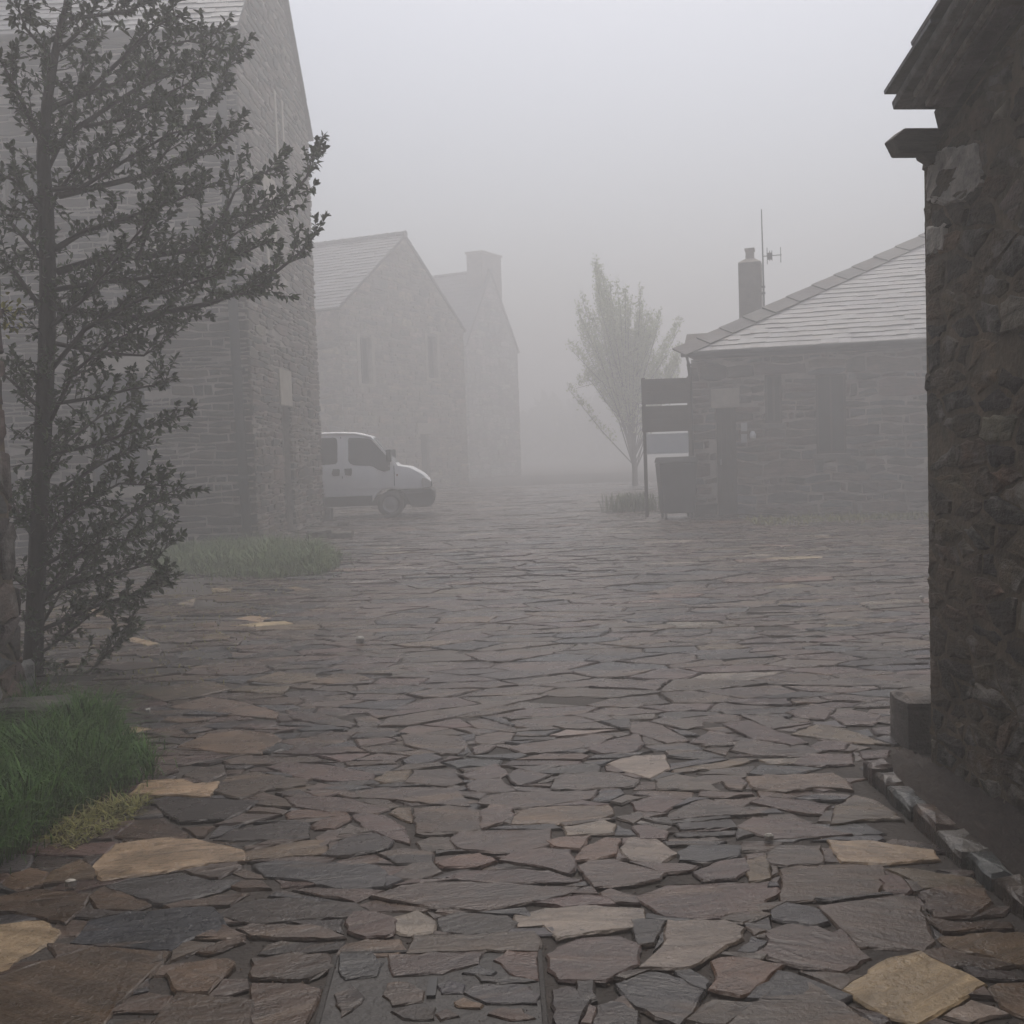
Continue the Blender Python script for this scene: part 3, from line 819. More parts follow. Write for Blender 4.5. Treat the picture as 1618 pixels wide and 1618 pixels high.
def slates(O, U, Sv, n, rng_u, length, expo, width, r, tint, thick=.012, wav=.0):
    """courses of slates; rng_u(s) -> (u0,u1) at distance s up the slope"""
    out = []
    s = 0.0
    row = 0
    while s < length:
        a, c = rng_u(s)
        u = a - r.uniform(0, width)
        while u < c:
            w_ = width * r.uniform(.7, 1.35)
            x0, x1 = max(u, a), min(u + w_ - .006, c)
            if x1 - x0 > .05:
                dz = r.uniform(0, .010)
                ds = r.uniform(-.014, .014) - wav * math.sin(u * 2.1) ** 2
                o = O + U * x0 + Sv * (s + ds) + n * (thick * 1.9 + dz)
                L = min(expo * 1.55, length - s + .05)
                down = -n * (thick * 1.7)
                th = thick * r.uniform(.8, 1.4)
                V = [o, o + U * (x1 - x0), o + U * (x1 - x0) + Sv * L + down, o + Sv * L + down]
                V = V + [v + n * th for v in V]
                out.append((V, [(0, 3, 2, 1), (4, 5, 6, 7), (0, 1, 5, 4), (1, 2, 6, 5), (2, 3, 7, 6), (3, 0, 4, 7)], vary(tint, r, .16, .03)))
            u += w_
        s += expo
        row += 1
    return out

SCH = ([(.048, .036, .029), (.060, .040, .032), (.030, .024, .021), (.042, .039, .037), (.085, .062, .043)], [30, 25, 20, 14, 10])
SCH_GABLE_FOG = ([(.13, .10, .083), (.155, .112, .092), (.085, .073, .064), (.20, .16, .125)], [3, 3, 2, 1])  # paler version of SCH for the gable: fog brightness put into the stone colour
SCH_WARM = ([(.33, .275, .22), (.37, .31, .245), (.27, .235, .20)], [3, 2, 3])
OLD = ([(.105, .076, .047), (.062, .047, .032), (.150, .112, .073), (.047, .038, .031), (.125, .078, .050), (.21, .18, .14)], [30, 25, 18, 14, 10, 7])
SLATE = (.125, .127, .137)

# ------------------------------------------------------------------ LEFT TALL HOUSE
r = random.Random(21)
K1, K2 = Vector((H1a.x, H1a.y, 0)), Vector((H1b.x, H1b.y, 0))
print('left house', K1, K2)
GU, gn, GL = wall_frame(K1, K2)          # gable wall, runs away from the camera
if gn.x < 0: gn = -gn
FU = Z.cross(GU).normalized()
if FU.x > 0: FU = -FU                    # long face, runs left from the corner
fn = -GU
EAVE = onplane(395, 50, K1 - GU * .16, GU).z + .16
print('EAVE', EAVE)
APEX = EAVE + GL / 2 * 1.02
FLEN = 7.5
house = thing('stone_house', K1, 'tall stone house with slate roof and a downpipe at its corner, behind the dark tree', 'house')
def on_wall(A, U, n, px, py):
    p = onplane(px, py, A, n) - A
    return p.dot(U), p.z
def hole_px(A, U, n, x0, y0, x1, y1):
    a = on_wall(A, U, n, x0, y0); c = on_wall(A, U, n, x1, y1)
    return (min(a[0], c[0]), max(a[0], c[0]), min(a[1], c[1]), max(a[1], c[1]))
w1 = hole_px(K1, FU, fn, 132, 592, 236, 768)
w1 = (w1[0], w1[1], w1[2], w1[3])
w2 = (3.3, 4.2, 5.6, 6.9)
fh = [w1, w2]
core('front_wall', K1, FU, fn, 0, FLEN, EAVE, fh, M_mortar, house)
gd = hole_px(K1, GU, gn, 443, 640, 466, 835); gd = (gd[0], gd[1], 0.0, gd[3])
gw = hole_px(K1, GU, gn, 413, 205, 428, 330)
gw = (gw[0], gw[1], 4.75, 6.3)
gw2 = (GL * .5 - .2, GL * .5 + .3, 7.6, 8.9)
print('gable door', gd, 'gw', gw, 'w1', w1, 'GL', GL)
gh = [gd, gw, gw2]
core('gable_wall', K1, GU, gn, 0, GL, EAVE, gh[:2], M_mortar, house, gable=[(GL / 2, APEX)])
b = MB()
B1, B2, C1 = K1 + FU * FLEN, K1 + FU * FLEN + GU * GL, K2
for a, c in ((B1, B2), (B2, C1)):
    b.add([a, c, c + Z * EAVE, a + Z * EAVE], [(0, 1, 2, 3)])
b.add([B1 + Z * EAVE, B2 + Z * EAVE, (B1 + B2) / 2 + Z * APEX], [(0, 1, 2)])
b.obj('rear_wall', M_mortar, house)
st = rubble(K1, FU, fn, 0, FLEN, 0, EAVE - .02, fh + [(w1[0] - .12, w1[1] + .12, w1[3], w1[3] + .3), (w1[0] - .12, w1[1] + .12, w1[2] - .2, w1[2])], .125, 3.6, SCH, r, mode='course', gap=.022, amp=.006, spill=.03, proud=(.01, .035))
st += rubble(K1, GU, gn, 0, GL, 0, EAVE, gh[:2] + [(gd[0] - .1, gd[1] + .22, gd[3], gd[3] + .75)], .125, 3.2, SCH_GABLE_FOG, r, mode='course', gap=.020, amp=.006, gable=[(GL / 2, APEX)], proud=(.012, .045), spill=.02)
place_pieces(st, house, 'wall_stone', M_wall, 'small_wall_stones', 300)
# openings
window(K1, FU, fn, w1, house, bars=(1, 0))
bar('lintel', K1, FU, fn, w1[0] - .1, w1[1] + .1, w1[3] + .005, w1[3] + .28, -.15, .03, M_dressed, house)
bar('sill', K1, FU, fn, w1[0] - .1, w1[1] + .1, w1[2] - .18, w1[2] - .005, -.15, .06, M_dressed, house)
window(K1, FU, fn, w2, house)
door(K1, GU, gn, gd, house)
bar('lintel', K1, GU, gn, gd[0] - .08, gd[1] + .2, gd[3] + .005, gd[3] + .72, -.15, .035, M_dressed, house, label='big pale stone lintel over the gable door')
window(K1, GU, gn, gw, house)
for a, c in ((gw[0] - .2, gw[0] - .004), (gw[1] + .004, gw[1] + .2)):
    bar('jamb', K1, GU, gn, a, c, gw[2] - .05, gw[3] + .02, -.12, .05, M_dressed, house)
bar('lintel', K1, GU, gn, gw[0] - .25, gw[1] + .3, gw[3] + .025, gw[3] + .7, -.12, .05, M_dressed, house)
# upper slit window as a shuttered recess frame on the gable
for a, c in ((gw2[0] - .15, gw2[0]), (gw2[1], gw2[1] + .15)):
    bar('jamb', K1, GU, gn, a, c, gw2[2], gw2[3], .0, .055, M_dressed, house)
# roof
PITCHV = math.atan2(APEX - EAVE, GL / 2)
Sv = (GU * math.cos(PITCHV) + Z * math.sin(PITCHV))
rn = (Z * math.cos(PITCHV) - GU * math.sin(PITCHV))
SL = (GL / 2) / math.cos(PITCHV)
OV = .22
RO = K1 - FU * .12 + Z * EAVE - Sv * OV
b = MB().box(RO + rn * .02, FU * (FLEN + .3), Sv * (SL + OV), rn * .05)
Sv2 = (-GU * math.cos(PITCHV) + Z * math.sin(PITCHV)); rn2 = (Z * math.cos(PITCHV) + GU * math.sin(PITCHV))
RO2 = K2 - FU * .12 + Z * EAVE - Sv2 * OV
b.box(RO2 + rn2 * .02, FU * (FLEN + .3), Sv2 * (SL + OV), rn2 * .05)
roof = b.obj('roof', M_oldwood, house)
it = slates(RO + rn * .07, FU, Sv, rn, lambda s: (0, FLEN + .3), SL + OV, .19, .3, r, SLATE)
it2 = slates(RO2 + rn2 * .07, FU, Sv2, rn2, lambda s: (0, FLEN + .3), SL + OV, .19, .45, r, SLATE)
s_ = sorted(it, key=lambda q: -seen(q[0]))
for V, Fc, t in s_[:300]: mesh('slate', V, Fc, M_slate, roof, tints=t)
b = MB()
for V, Fc, t in s_[300:] + it2: b.add(V, Fc, t)
b.obj('small_slates', M_slate, roof, kind='stuff')
# gutter, soffit board and downpipe
b = MB().box(K1 - FU * .05 + Z * (EAVE - .24) + fn * .01, FU * (FLEN + .1), fn * .13, Z * .10)
b.obj('eaves_board', M_oldwood, house)
b = MB().tube([K1 - FU * .1 + fn * .2 + Z * (EAVE - .13), K1 + FU * FLEN + fn * .2 + Z * (EAVE - .10)], [.065, .065], 10)
b.obj('gutter', M_zinc, house, smooth=True)
pp = [K1 + FU * .28 + fn * .2 + Z * (EAVE - .16), K1 + FU * .26 + fn * .16 + Z * (EAVE - .4), K1 + FU * .24 + fn * .11 + Z * (EAVE - .6), K1 + FU * .20 + fn * .10 + Z * 2.5, K1 + FU * .16 + fn * .10 + Z * .1]
dp = MB().tube(pp, [.085] * 5, 10).obj('downpipe', M_zinc, house, smooth=True)
for z in (1.2, 3.1, 5.0, 6.9):
    MB().box(K1 + FU * .08 + fn * .01 + Z * z, FU * .22, fn * .185, Z * .05).obj('bracket', M_zinc, dp)
# stone steps at the gable foot
stp = thing('stone_step', P(520, 852), 'low flat stone step at the foot of the tall house gable', 'step')
def block(o, name, c, hx, hy, hz, r, m=M_wall, tint=(.1, .085, .075), rot=0):
    pl = [(-hx, -hy), (hx, -hy), (hx, hy), (-hx, hy)]
    pl = jag(pl, max(.06, hx * .5), min(.03, hx * .12), r)
    ca, sa = math.cos(rot), math.sin(rot)
    T = lambda u, v, h: Vector((c.x + u * ca - v * sa, c.y + u * sa + v * ca, c.z + h))
    V, Fc = slab(pl, T, -.03, hz, .025, r, .008, .01, .04)
    return mesh(name, V, Fc, m, o, tints=vary(tint, r, .1), loc=c)
block(stp, 'tread', P(508, 851), .24, .22, .16, r)
block(stp, 'tread', P(540, 850), .2, .2, .12, r)
bo = block(None, 'corner_boulder', P(513, 822), .17, .2, .28, r, tint=(.075, .062, .055))
tag(bo, 'dark squared boulder at the corner of the tall house beside the white van', 'boulder')
bo = block(None, 'small_boulder', P(543, 832), .12, .1, .1, r, tint=(.08, .07, .06))
tag(bo, 'little dark stone on the paving just right of the squared boulder', 'stone')

# ------------------------------------------------------------------ RIGHT NEAR BUILDING
r = random.Random(33)
A = Vector((WALL_A.x, WALL_A.y, 0)); Bp = Vector((WALL_B.x, WALL_B.y, 0))
U, n, L0 = wall_frame(A, Bp)
if n.x > 0: n = -n
print('right wall', A, Bp, U, n)
barn = thing('stone_barn', A, 'near weathered stone building with slate eaves and a jutting beam, right edge', 'building')
LEN = 13.0
vo = .2
O_v = A + n * vo
tip = onplane(1405, 160, O_v, n); up = onplane(1500, 0, O_v, n)
print('eave tip', tip, 'up', up)
dv = (up - tip)
run = dv.dot(U); rise = dv.z
slope = max(.22, min(.75, rise / max(run, .01)))
print('run', run, 'rise', rise, 'slope', slope)
tu = (tip - A).dot(U)
EZ = tip.z                         # eave height at u = tu
half = LEN / 2
apex_u = half
EW = EZ + slope * (0 - tu) - .22   # wall top at the corner under the verge
AP = EW + slope * half
core('street_wall', A, U, n, 0, LEN, EW, [], M_earth_mortar, barn, gable=[(half, AP)])
E1 = -n
b = MB()
b.add([A, A + E1 * 5, A + E1 * 5 + Z * EW, A + Z * EW], [(0, 1, 2, 3)])
c2 = A + U * LEN
b.add([c2, c2 + E1 * 5, c2 + E1 * 5 + Z * EW, c2 + Z * EW], [(0, 1, 2, 3)])
b.add([A + E1 * 5, c2 + E1 * 5, c2 + E1 * 5 + Z * EW, A + E1 * 5 + U * half + Z * AP, A + E1 * 5 + Z * EW], [(0, 1, 2, 3, 4)])
b.obj('side_wall', M_earth_mortar, barn)
st = rubble(A, U, n, 0, LEN, 0, EW, [], .10, 2.4, OLD, r, gap=.008, proud=(.001, .014), gable=[(half, AP)], spill=.008, step=.05, amp=.008, jit=.4, dome=.006, drop=.05)
st += rubble(A, E1, -U, 0, 5, 0, EW, [], .2, 2.4, OLD, r, gap=.012, proud=(0, .03), spill=.0, step=.15)
place_pieces(st, barn, 'wall_stone', M_old, 'small_wall_stones', 300)
PATCH = ["1466,250 1500,232 1548,228 1556,290 1530,318 1490,325 1466,318", "1466,360 1500,352 1492,395 1466,405"]
for tx in PATCH:
    pl = [on_wall(A, U, n, *(float(k) for k in q.split(','))) for q in tx.split()]
    pl = jag(pl, .022, .007, r)
    V, Fc = slab(pl, lambda u, v, h: A + U * u + Z * v + n * h, -.01, r.uniform(.013, .019), .012, r, 0, .003, .01)
    mesh('plaster_patch', V, Fc, M_plaster, barn)
# roof: deck and slates, verge of layered slabs with pale bedding mortar
ang = math.atan(slope)
Sv = U * math.cos(ang) + Z * math.sin(ang)
rn = Z * math.cos(ang) - U * math.sin(ang)
RO = A + U * tu + Z * EZ
SLn = (half - tu) / math.cos(ang)
M_lay = [(.0, .055, vo), (.055, .05, vo - .055), (.105, .05, vo - .10)]
b = MB().box(RO - n * .0 - rn * .16, Sv * SLn, E1 * 5.2, rn * .1)
Sb = -U * math.cos(ang) + Z * math.sin(ang); rb = Z * math.cos(ang) + U * math.sin(ang)
ROb = A + U * (2 * half - tu) + Z * EZ
b.box(ROb - rb * .16, Sb * SLn, E1 * 5.2, rb * .1)
rf = b.obj('roof', M_oldwood, barn)
M_verge = stone_mat('verge_slab', grain=(4, 12, 12), rough=(.5, .8), bump=.6, swing=.5, dirt=.4)
for k, (dn, th, out) in enumerate(M_lay):
    s = -0.06 * k if k else 0
    s = .0 + .07 * k
    while s < SLn:
        ln = r.uniform(.5, .95)
        o_ = RO + Sv * s + n * (out + r.uniform(-.012, .012)) - rn * (dn + th) + rn * r.uniform(-.006, .006) 
        V = MB().box(o_, Sv * (min(ln, SLn - s) - .012), E1 * (.5 + out), rn * (th - .012), vary((.15, .132, .125), r, .2))
        V.obj('verge_slab', M_verge, rf, bevel=.006)
        s += ln
for k in (1, 2):
    dn, th, out = M_lay[k]
    b = MB().box(RO + Sv * .12 + n * (out + .008) - rn * (dn + .024), Sv * (SLn - .12), E1 * .3, rn * .024)
    b.obj('bedding_mortar', M_plaster, rf)
itm = slates(RO + E1 * 5.2, n, Sv, rn, lambda s: (0, 5.2 + vo + .02), SLn, .3, .4, r, (.12, .12, .125), thick=.016)
b = MB()
for V, Fc, t in itm: b.add(V, Fc, t)
itm = slates(ROb + E1 * 5.2, n, Sb, rb, lambda s: (0, 5.2 + vo + .02), SLn, .3, .4, r, (.12, .12, .125), thick=.016)
for V, Fc, t in itm: b.add(V, Fc, t)
b.obj('roof_slates', M_slate, rf, kind='stuff')
# jutting beam end
bc = onplane(1462, 228, A + n * .02, n)
hz = .055
e0 = bc - A
b = MB()
prof = [(-.30, hz), (.13, hz), (.185, .012), (.15, -hz), (-.30, -hz)]
b.prism([bc + n * a + Z * c + U * -.03 for a, c in prof], U * .10)
bm_ = b.obj('jutting_beam', M_oldwood, barn, bevel=.006)
MB().prism([bc + n * a + Z * c for a, c in ((-.1, -.058), (.05, -.058), (.045, -.075), (.0, -.10), (-.1, -.10))], U * .08).obj('corbel', M_oldwood, barn, bevel=.006)

# guard stone at the corner
gs = P(1448, 1188)
pl = [(-.045, -.02), (.20, -.02), (.20, .26), (-.035, .26)]
V, Fc = slab(jag(pl, .12, .012, r), lambda u, v, h: Vector((gs.x + u, gs.y + v, h)), -.03, .27, .03, r, .012, .01, .03)
o = mesh('guard_stone', V, Fc, M_old, None, tints=vary((.12, .105, .098), r, .05), loc=gs)
tag(o, 'upright block of stone guarding the corner of the near right building', 'stone')
# planting bed with dark soil and kerb stones
bl = [Vector((p[0], p[1], 0)) for p in bed]
nx_, ny_ = 40, 60
xs = [p.x for p in bl]; ys = [p.y for p in bl]
V, Fc = [], []
idx = {}
x0, x1, y0, y1 = min(xs), max(xs) + .05, min(ys), max(ys)
for j in range(ny_ + 1):
    for i in range(nx_ + 1):
        V.append((x0 + (x1 - x0) * i / nx_, y0 + (y1 - y0) * j / ny_, .03 + r.uniform(-.012, .018)))
for j in range(ny_):
    for i in range(nx_):
        a = j * (nx_ + 1) + i
        c = ((V[a][0] + V[a + 1][0]) / 2, (V[a][1] + V[a + nx_ + 1][1]) / 2)
        if inside(c, bed): Fc.append((a, a + 1, a + nx_ + 2, a + nx_ + 1))
o = mesh('planting_bed', V, Fc, M_soil, smooth=True)
tag(o, 'strip of dark wet soil along the foot of the near right wall', 'soil', kind='structure')
kn = 0
ORD = ['first and farthest', 'second', 'third', 'fourth', 'fifth', 'sixth', 'seventh', 'eighth', 'ninth', 'tenth', 'eleventh', 'twelfth', 'thirteenth', 'fourteenth', 'fifteenth', 'sixteenth']
for i in range(len(KERB) - 1):
    a, c = KERB[i], KERB[i + 1]
    e = c - a
    ln = e.length
    e.normalize()
    side = e.cross(Z)
    if side.x > 0: side = -side
    k = 0.0
    t_ = r.uniform(.42, .6)
    parts = [(0, t_), (t_, 1)] if ln > .32 else [(0, 1)]
    for p0, p1 in parts:
        hl = ln * (p1 - p0) / 2 - .008
        m_ = a + e * ln * (p0 + p1) / 2
        th = r.uniform(.04, .065)
        pl = jag([(-hl, -th), (hl, -th), (hl, th), (-hl, th)], .07, .010, r)
        T = lambda u, v, h: m_ + e * u + side * v + Z * h
        V, Fc = slab(pl, T, -.03, r.uniform(.06, .10), .018, r, .004, .006, .08)
        o = mesh('kerb_stone', V, Fc, M_pave, None, tints=vary(r.choice([(.075, .066, .06), (.085, .067, .053), (.062, .061, .063)]), r, .15), loc=m_)
        kn += 1
        tag(o, '%s kerb stone of the soil bed, counting from the far end' % ORD[kn - 1], 'kerb stone', 'kerb stones along the soil bed')

# ------------------------------------------------------------------ LEFT NEAR WALL
r = random.Random(41)
A = P(34, 1135); A.z = 0
Bn = Vector((-2.75, -8.0, 0))
U, n, L0 = wall_frame(A, Bn)
if n.x < 0: n = -n
lw = thing('old_stone_house', A, 'corner of an old dark stone house at the left edge beside the tree trunk', 'house')
LH = 6.6
core('street_wall', A, U, n, 0, L0, LH, [], M_earth_mortar, lw)
E2 = -n
b = MB()
b.add([A, A + E2 * 4, A + E2 * 4 + Z * LH, A + Z * LH], [(0, 1, 2, 3)])
b.add([A + U * L0, A + U * L0 + E2 * 4, A + U * L0 + E2 * 4 + Z * LH, A + U * L0 + Z * LH], [(0, 1, 2, 3)])
b.add([A + E2 * 4, A + U * L0 + E2 * 4, A + U * L0 + E2 * 4 + Z * LH, A + E2 * 4 + Z * LH], [(0, 1, 2, 3)])
b.obj('side_wall', M_earth_mortar, lw)
pal = ([(.13, .10, .088), (.10, .085, .078), (.15, .11, .09), (.19, .18, .17), (.08, .075, .072)], [30, 25, 15, 8, 15])
st = rubble(A, U, n, 0, L0, 0, LH, [], .14, 2.3, pal, r, gap=.012, proud=(.0, .04), spill=.06, step=.08, amp=.012, jit=.45, dome=.02)
st += rubble(A, E2, -U, 0, 4, 0, LH, [], .2, 2.3, pal, r, gap=.012, proud=(0, .03), step=.2)
place_pieces(st, lw, 'wall_stone', M_old, 'small_wall_stones', 300)
b = MB().box(A - U * .3 + n * .3 + Z * (LH + .003), U * (L0 + .6), E2 * 2.5, Z * .08)
bx2 = b.obj('roof', M_oldwood, lw)
MB().prism([A - U * .3 + n * .3 + Z * (LH + .083), A - U * .3 + E2 * 4.2 + Z * (LH + .083), A - U * .3 + E2 * 2 + Z * (LH + 1.5)], U * (L0 + .6)).obj('slate_slope', M_slate, bx2)
for (px, py, hx, hy, hz, tn, lb) in ((6, 1085, .13, .2, .30, (.13, .125, .12), 'pale upright boulder at the foot of the left wall'), (48, 1122, .20, .16, .2, (.09, .08, .072), 'low dark boulder between the pale boulder and the grass tuft')):
    o = block(None, 'wall_foot_boulder', P(px, py + 40), hx, hy, hz, r, M_old, tn)
    tag(o, lb, 'boulder')

# ------------------------------------------------------------------ UNSEEN HOUSE ADDED BEHIND THE PHOTOGRAPHER (to shade the foreground)
r = random.Random(45)
Ab = Vector((-8.5, -3.2, 0)); Bb = Vector((9.0, -3.6, 0))
U, n, L0 = wall_frame(Ab, Bb)
added_house = thing('stone_house', Ab, 'tall unseen stone house added behind the viewpoint to shade the foreground', 'house')
BH = 7.2
hb = [(L0 * .5 - 1.0, L0 * .5 + .2, 0.0, 2.2), (3, 4, 3.6, 4.9), (8, 9, 3.6, 4.9), (13, 14, 3.6, 4.9)]
core('front_wall', Ab, U, n, 0, L0, BH, hb, M_earth_mortar, added_house)
door(Ab, U, n, hb[0], added_house)
for h in hb[1:]: window(Ab, U, n, h, added_house)
st = rubble(Ab, U, n, 0, L0, 0, BH - .02, hb, .3, 2.6, OLD, r, gap=.014, step=.4)
b = MB()
for V, Fc, t in st: b.add(V, Fc, t)
b.obj('wall_stones', M_old, added_house, kind='stuff')
b = MB()
c = [Ab, Ab - n * 6, Ab - n * 6 + U * L0, Ab + U * L0]
for i in range(3): b.add([c[i], c[i + 1], c[i + 1] + Z * BH, c[i] + Z * BH], [(0, 1, 2, 3)])
b.obj('side_wall', M_earth_mortar, added_house)
MB().prism([Ab - U * .3 + n * .35 + Z * BH, Ab - U * .3 - n * 6.35 + Z * BH, Ab - U * .3 - n * 3 + Z * (BH + 2.6)], U * (L0 + .6)).obj('roof', M_slate, added_house)

# ------------------------------------------------------------------ foliage tools
def leaf(c, d, up_, L, W, r):
    """pointed leaf of 4 quads folded along the midrib"""
    d = d.normalized()
    s = d.cross(up_)
    if s.length < 1e-3: s = d.orthogonal()
    s.normalize()
    nn = s.cross(d)
    cu = r.uniform(-.1, .25) * L
    f = nn * (W * .22)
    V = [c, c + d * L * .35 + s * W * .5 + f, c + d * L * .4 - nn * cu * .2, c + d * L * .35 - s * W * .5 + f,
         c + d * L * .72 + s * W * .36 + f * .7 - nn * cu * .55, c + d * L * .72 - s * W * .36 + f * .7 - nn * cu * .55, c + d * L - nn * cu]
    return V, [(0, 1, 2), (0, 2, 3), (1, 4, 6, 2), (2, 6, 5, 3)]

def rv(r):
    while True:
        v = Vector((r.uniform(-1, 1), r.uniform(-1, 1), r.uniform(-1, 1)))
        if .05 < v.length < 1: return v.normalized()

def path3(pts, d0, dd):
    out = []
    n_ = len(pts)
    for i, (x, y) in enumerate(pts):
        out.append(PD(x, y, d0 + dd * (i / max(1, n_ - 1)) ** 1.2))
    return out

def sample(pts, step):
    out = []
    acc = 0
    for i in range(len(pts) - 1):
        a, c = pts[i], pts[i + 1]
        L = (c - a).length
        k = max(1, int(L / step))
        for j in range(k):
            out.append((a.lerp(c, j / k), (c - a).normalized(), (i + j / k) / (len(pts) - 1)))
    return out

# ------------------------------------------------------------------ HOLLY-LIKE TREE
r = random.Random(52)
tb = P(52, 1068)
D0 = tb.y
tree = thing('evergreen_tree', tb, 'dark slender evergreen tree with long bare-stemmed leafy branches at the left', 'tree')
tp = path3([(52, 1075), (56, 960), (62, 820), (68, 690), (74, 560), (76, 440), (73, 330), (68, 240), (74, 165), (86, 90), (104, 10), (118, -70)], D0, 0)
MB().tube(tp, [.075, .068, .066, .064, .062, .060, .056, .046, .038, .03, .02, .012], 9).obj('trunk', M_bark, tree, smooth=True)
BR = ["75,173 133,150 217,123 262,110|.025", "73,244 133,200 214,147 300,103 367,80|.024", "83,300 127,294 187,260 267,207 322,195|.02", "93,310 233,280 300,254 350,230 380,200|.024",
 "87,394 133,370 200,347 280,320 335,298|.024", "90,430 167,407 217,410 300,394 350,350 417,327 460,310 484,280 502,228|.03", "77,484 200,500 334,480 417,440 474,400 499,368|.03",
 "75,540 160,560 230,560 292,520|.02", "70,640 150,628 200,620 258,602 268,580|.018", "66,720 150,700 220,680 300,655|.02", "64,800 140,740 200,705 240,690|.018", "58,900 150,850 230,800 288,770|.02",
 "55,950 110,925 170,905 240,890 268,850|.02", "55,1000 150,960 240,930 264,900|.02", "54,1040 110,1000 150,965 200,950|.016", "66,1075 140,1062 185,1020 214,972|.012", "60,860 120,800 190,760 270,770|.016",
 "72,240 30,150 -10,70|.022", "72,340 20,285 -30,260|.02", "76,420 20,350 -20,300|.02", "74,500 20,430 -20,400|.02", "68,650 20,600 -20,570|.018", "60,860 20,800 -20,780|.018", "57,940 15,900 -25,880|.018", "95,80 140,40 165,-20|.018", "90,100 40,40 20,-20|.018",
 "110,30 200,20 260,-20|.016", "133,150 200,80 245,45 290,25|.018", "214,147 262,70 300,60 345,55|.014", "133,200 190,190 260,150 330,120|.016", "233,280 280,210 330,160 372,78|.012", "75,460 150,450 260,440 350,420 420,380|.022",
 "76,590 140,520 220,470 300,450 360,430|.02", "68,690 120,590 180,540 260,500|.018", "350,350 372,300 410,275 440,268|.012", "300,394 350,390 400,350 452,330|.012", "76,520 130,470 210,380 270,300|.018", "64,780 110,700 160,660 215,640|.016",
 "60,900 90,830 130,790 180,790|.014", "73,330 130,250 190,220 250,190|.016", "334,480 380,460 400,450 425,452|.010", "55,960 110,880 160,850 220,850|.014", "54,1010 100,920 170,870 250,830|.014", "70,280 110,190 130,110 150,60|.018", "217,410 240,350 262,300 300,282|.012"]
leaves = []
for i, s in enumerate(BR):
    q, rad = s.split('|')
    rad = float(rad)
    pts = [tuple(float(v) for v in k.split(',')) for k in q.split()]
    Lpx = math.hypot(pts[-1][0] - pts[0][0], pts[-1][1] - pts[0][1])
    p3 = path3(pts, D0, r.uniform(-1, 1) * min(1.3, Lpx / 260))
    for k in range(1, len(p3)): p3[k] += rv(r) * .02
    nn = len(p3)
    br = MB().tube(p3, [rad * (1 - .8 * k / (nn - 1)) for k in range(nn)], 6)
    # twigs
    for c, d, f in sample(p3, .036):
        if f < .10: continue
        if r.random() < .12: continue
        td = (d * r.uniform(.5, 1.1) + rv(r) * .75 + Z * .28).normalized()
        tl = r.uniform(.10, .34) * (1.1 - .45 * f)
        e1 = c + td * tl * .55
        td2 = (td + rv(r) * .35 + Z * .2).normalized()
        e2 = e1 + td2 * tl * .45
        br.tube([c, e1, e2], [.0045, .0032, .0016], 4, cap=False)
        dens = .0085 if f > .25 else .012
        k = tl * .25
        while k < tl:
            b0 = c.lerp(e1, k / (tl * .55)) if k < tl * .55 else e1.lerp(e2, (k - tl * .55) / (tl * .45))
            ld = (td + rv(r) * 1.1).normalized()
            leaves.append((b0, ld, f))
            k += dens * r.uniform(.7, 1.5)
        for _ in range(5): leaves.append((e2, (td2 + rv(r) * .8).normalized(), f))
    # terminal shoot
    e = p3[-1]; d = (p3[-1] - p3[-2]).normalized()
    for _ in range(22): leaves.append((e - d * r.uniform(0, .28), (d + rv(r) * 1.1).normalized(), 1.2))
    br.obj('branch', M_bark, tree, smooth=True)
sh = MB()
for c, d, f in sample(tp, .045):
    for _ in range(2):
        td_ = (rv(r) + Z * .3).normalized()
        tl = r.uniform(.12, .4)
        e2 = c + td_ * tl
        sh.tube([c, c.lerp(e2, .5) + rv(r) * .02, e2], [.005, .0035, .002], 4, cap=False)
        k = tl * .3
        while k < tl:
            leaves.append((c.lerp(e2, k / tl), (td_ + rv(r) * 1.1).normalized(), .3))
            k += .016 * r.uniform(.7, 1.5)
sh.obj('trunk_shoots', M_bark, tree)
print('holly leaves', len(leaves))
leaves.sort(key=lambda q: -q[2])
b = MB()
for i, (c, d, f) in enumerate(leaves):
    L = r.uniform(.036, .070); W = L * r.uniform(.42, .56)
    V, Fc = leaf(c, d, (Z + rv(r) * .8).normalized(), L, W, r)
    t = (1, 1, 1, max(0, min(1, r.gauss(.4, .28))))
    if i < 300: mesh('leaf', V, Fc, M_leaf, tree, tints=t)
    else: b.add(V, Fc, t)
b.obj('crown', M_leaf, tree, kind='stuff')

# yellow-flowering wall plant
yc = onplane(6, 490, A + n * .05, n)
yp = thing('wall_plant', yc, 'small yellow green plant growing from the left wall beside the trunk', 'plant')
b = MB(); sb = MB()
for i in range(60):
    d = (n * .8 + rv(r)).normalized()
    e = yc + d * r.uniform(.03, .13) - Z * .02
    if i < 12: sb.tube([yc - n * .03, (yc + e) / 2, e], [.003, .0025, .002], 4)
    V, Fc = leaf(e, (d + rv(r)).normalized(), Z, .045, .028, r)
    b.add(V, Fc, (1, 1, 1, r.random()))
sb.obj('stem', M_bark, yp); b.obj('foliage', M_yellow, yp, kind='stuff')

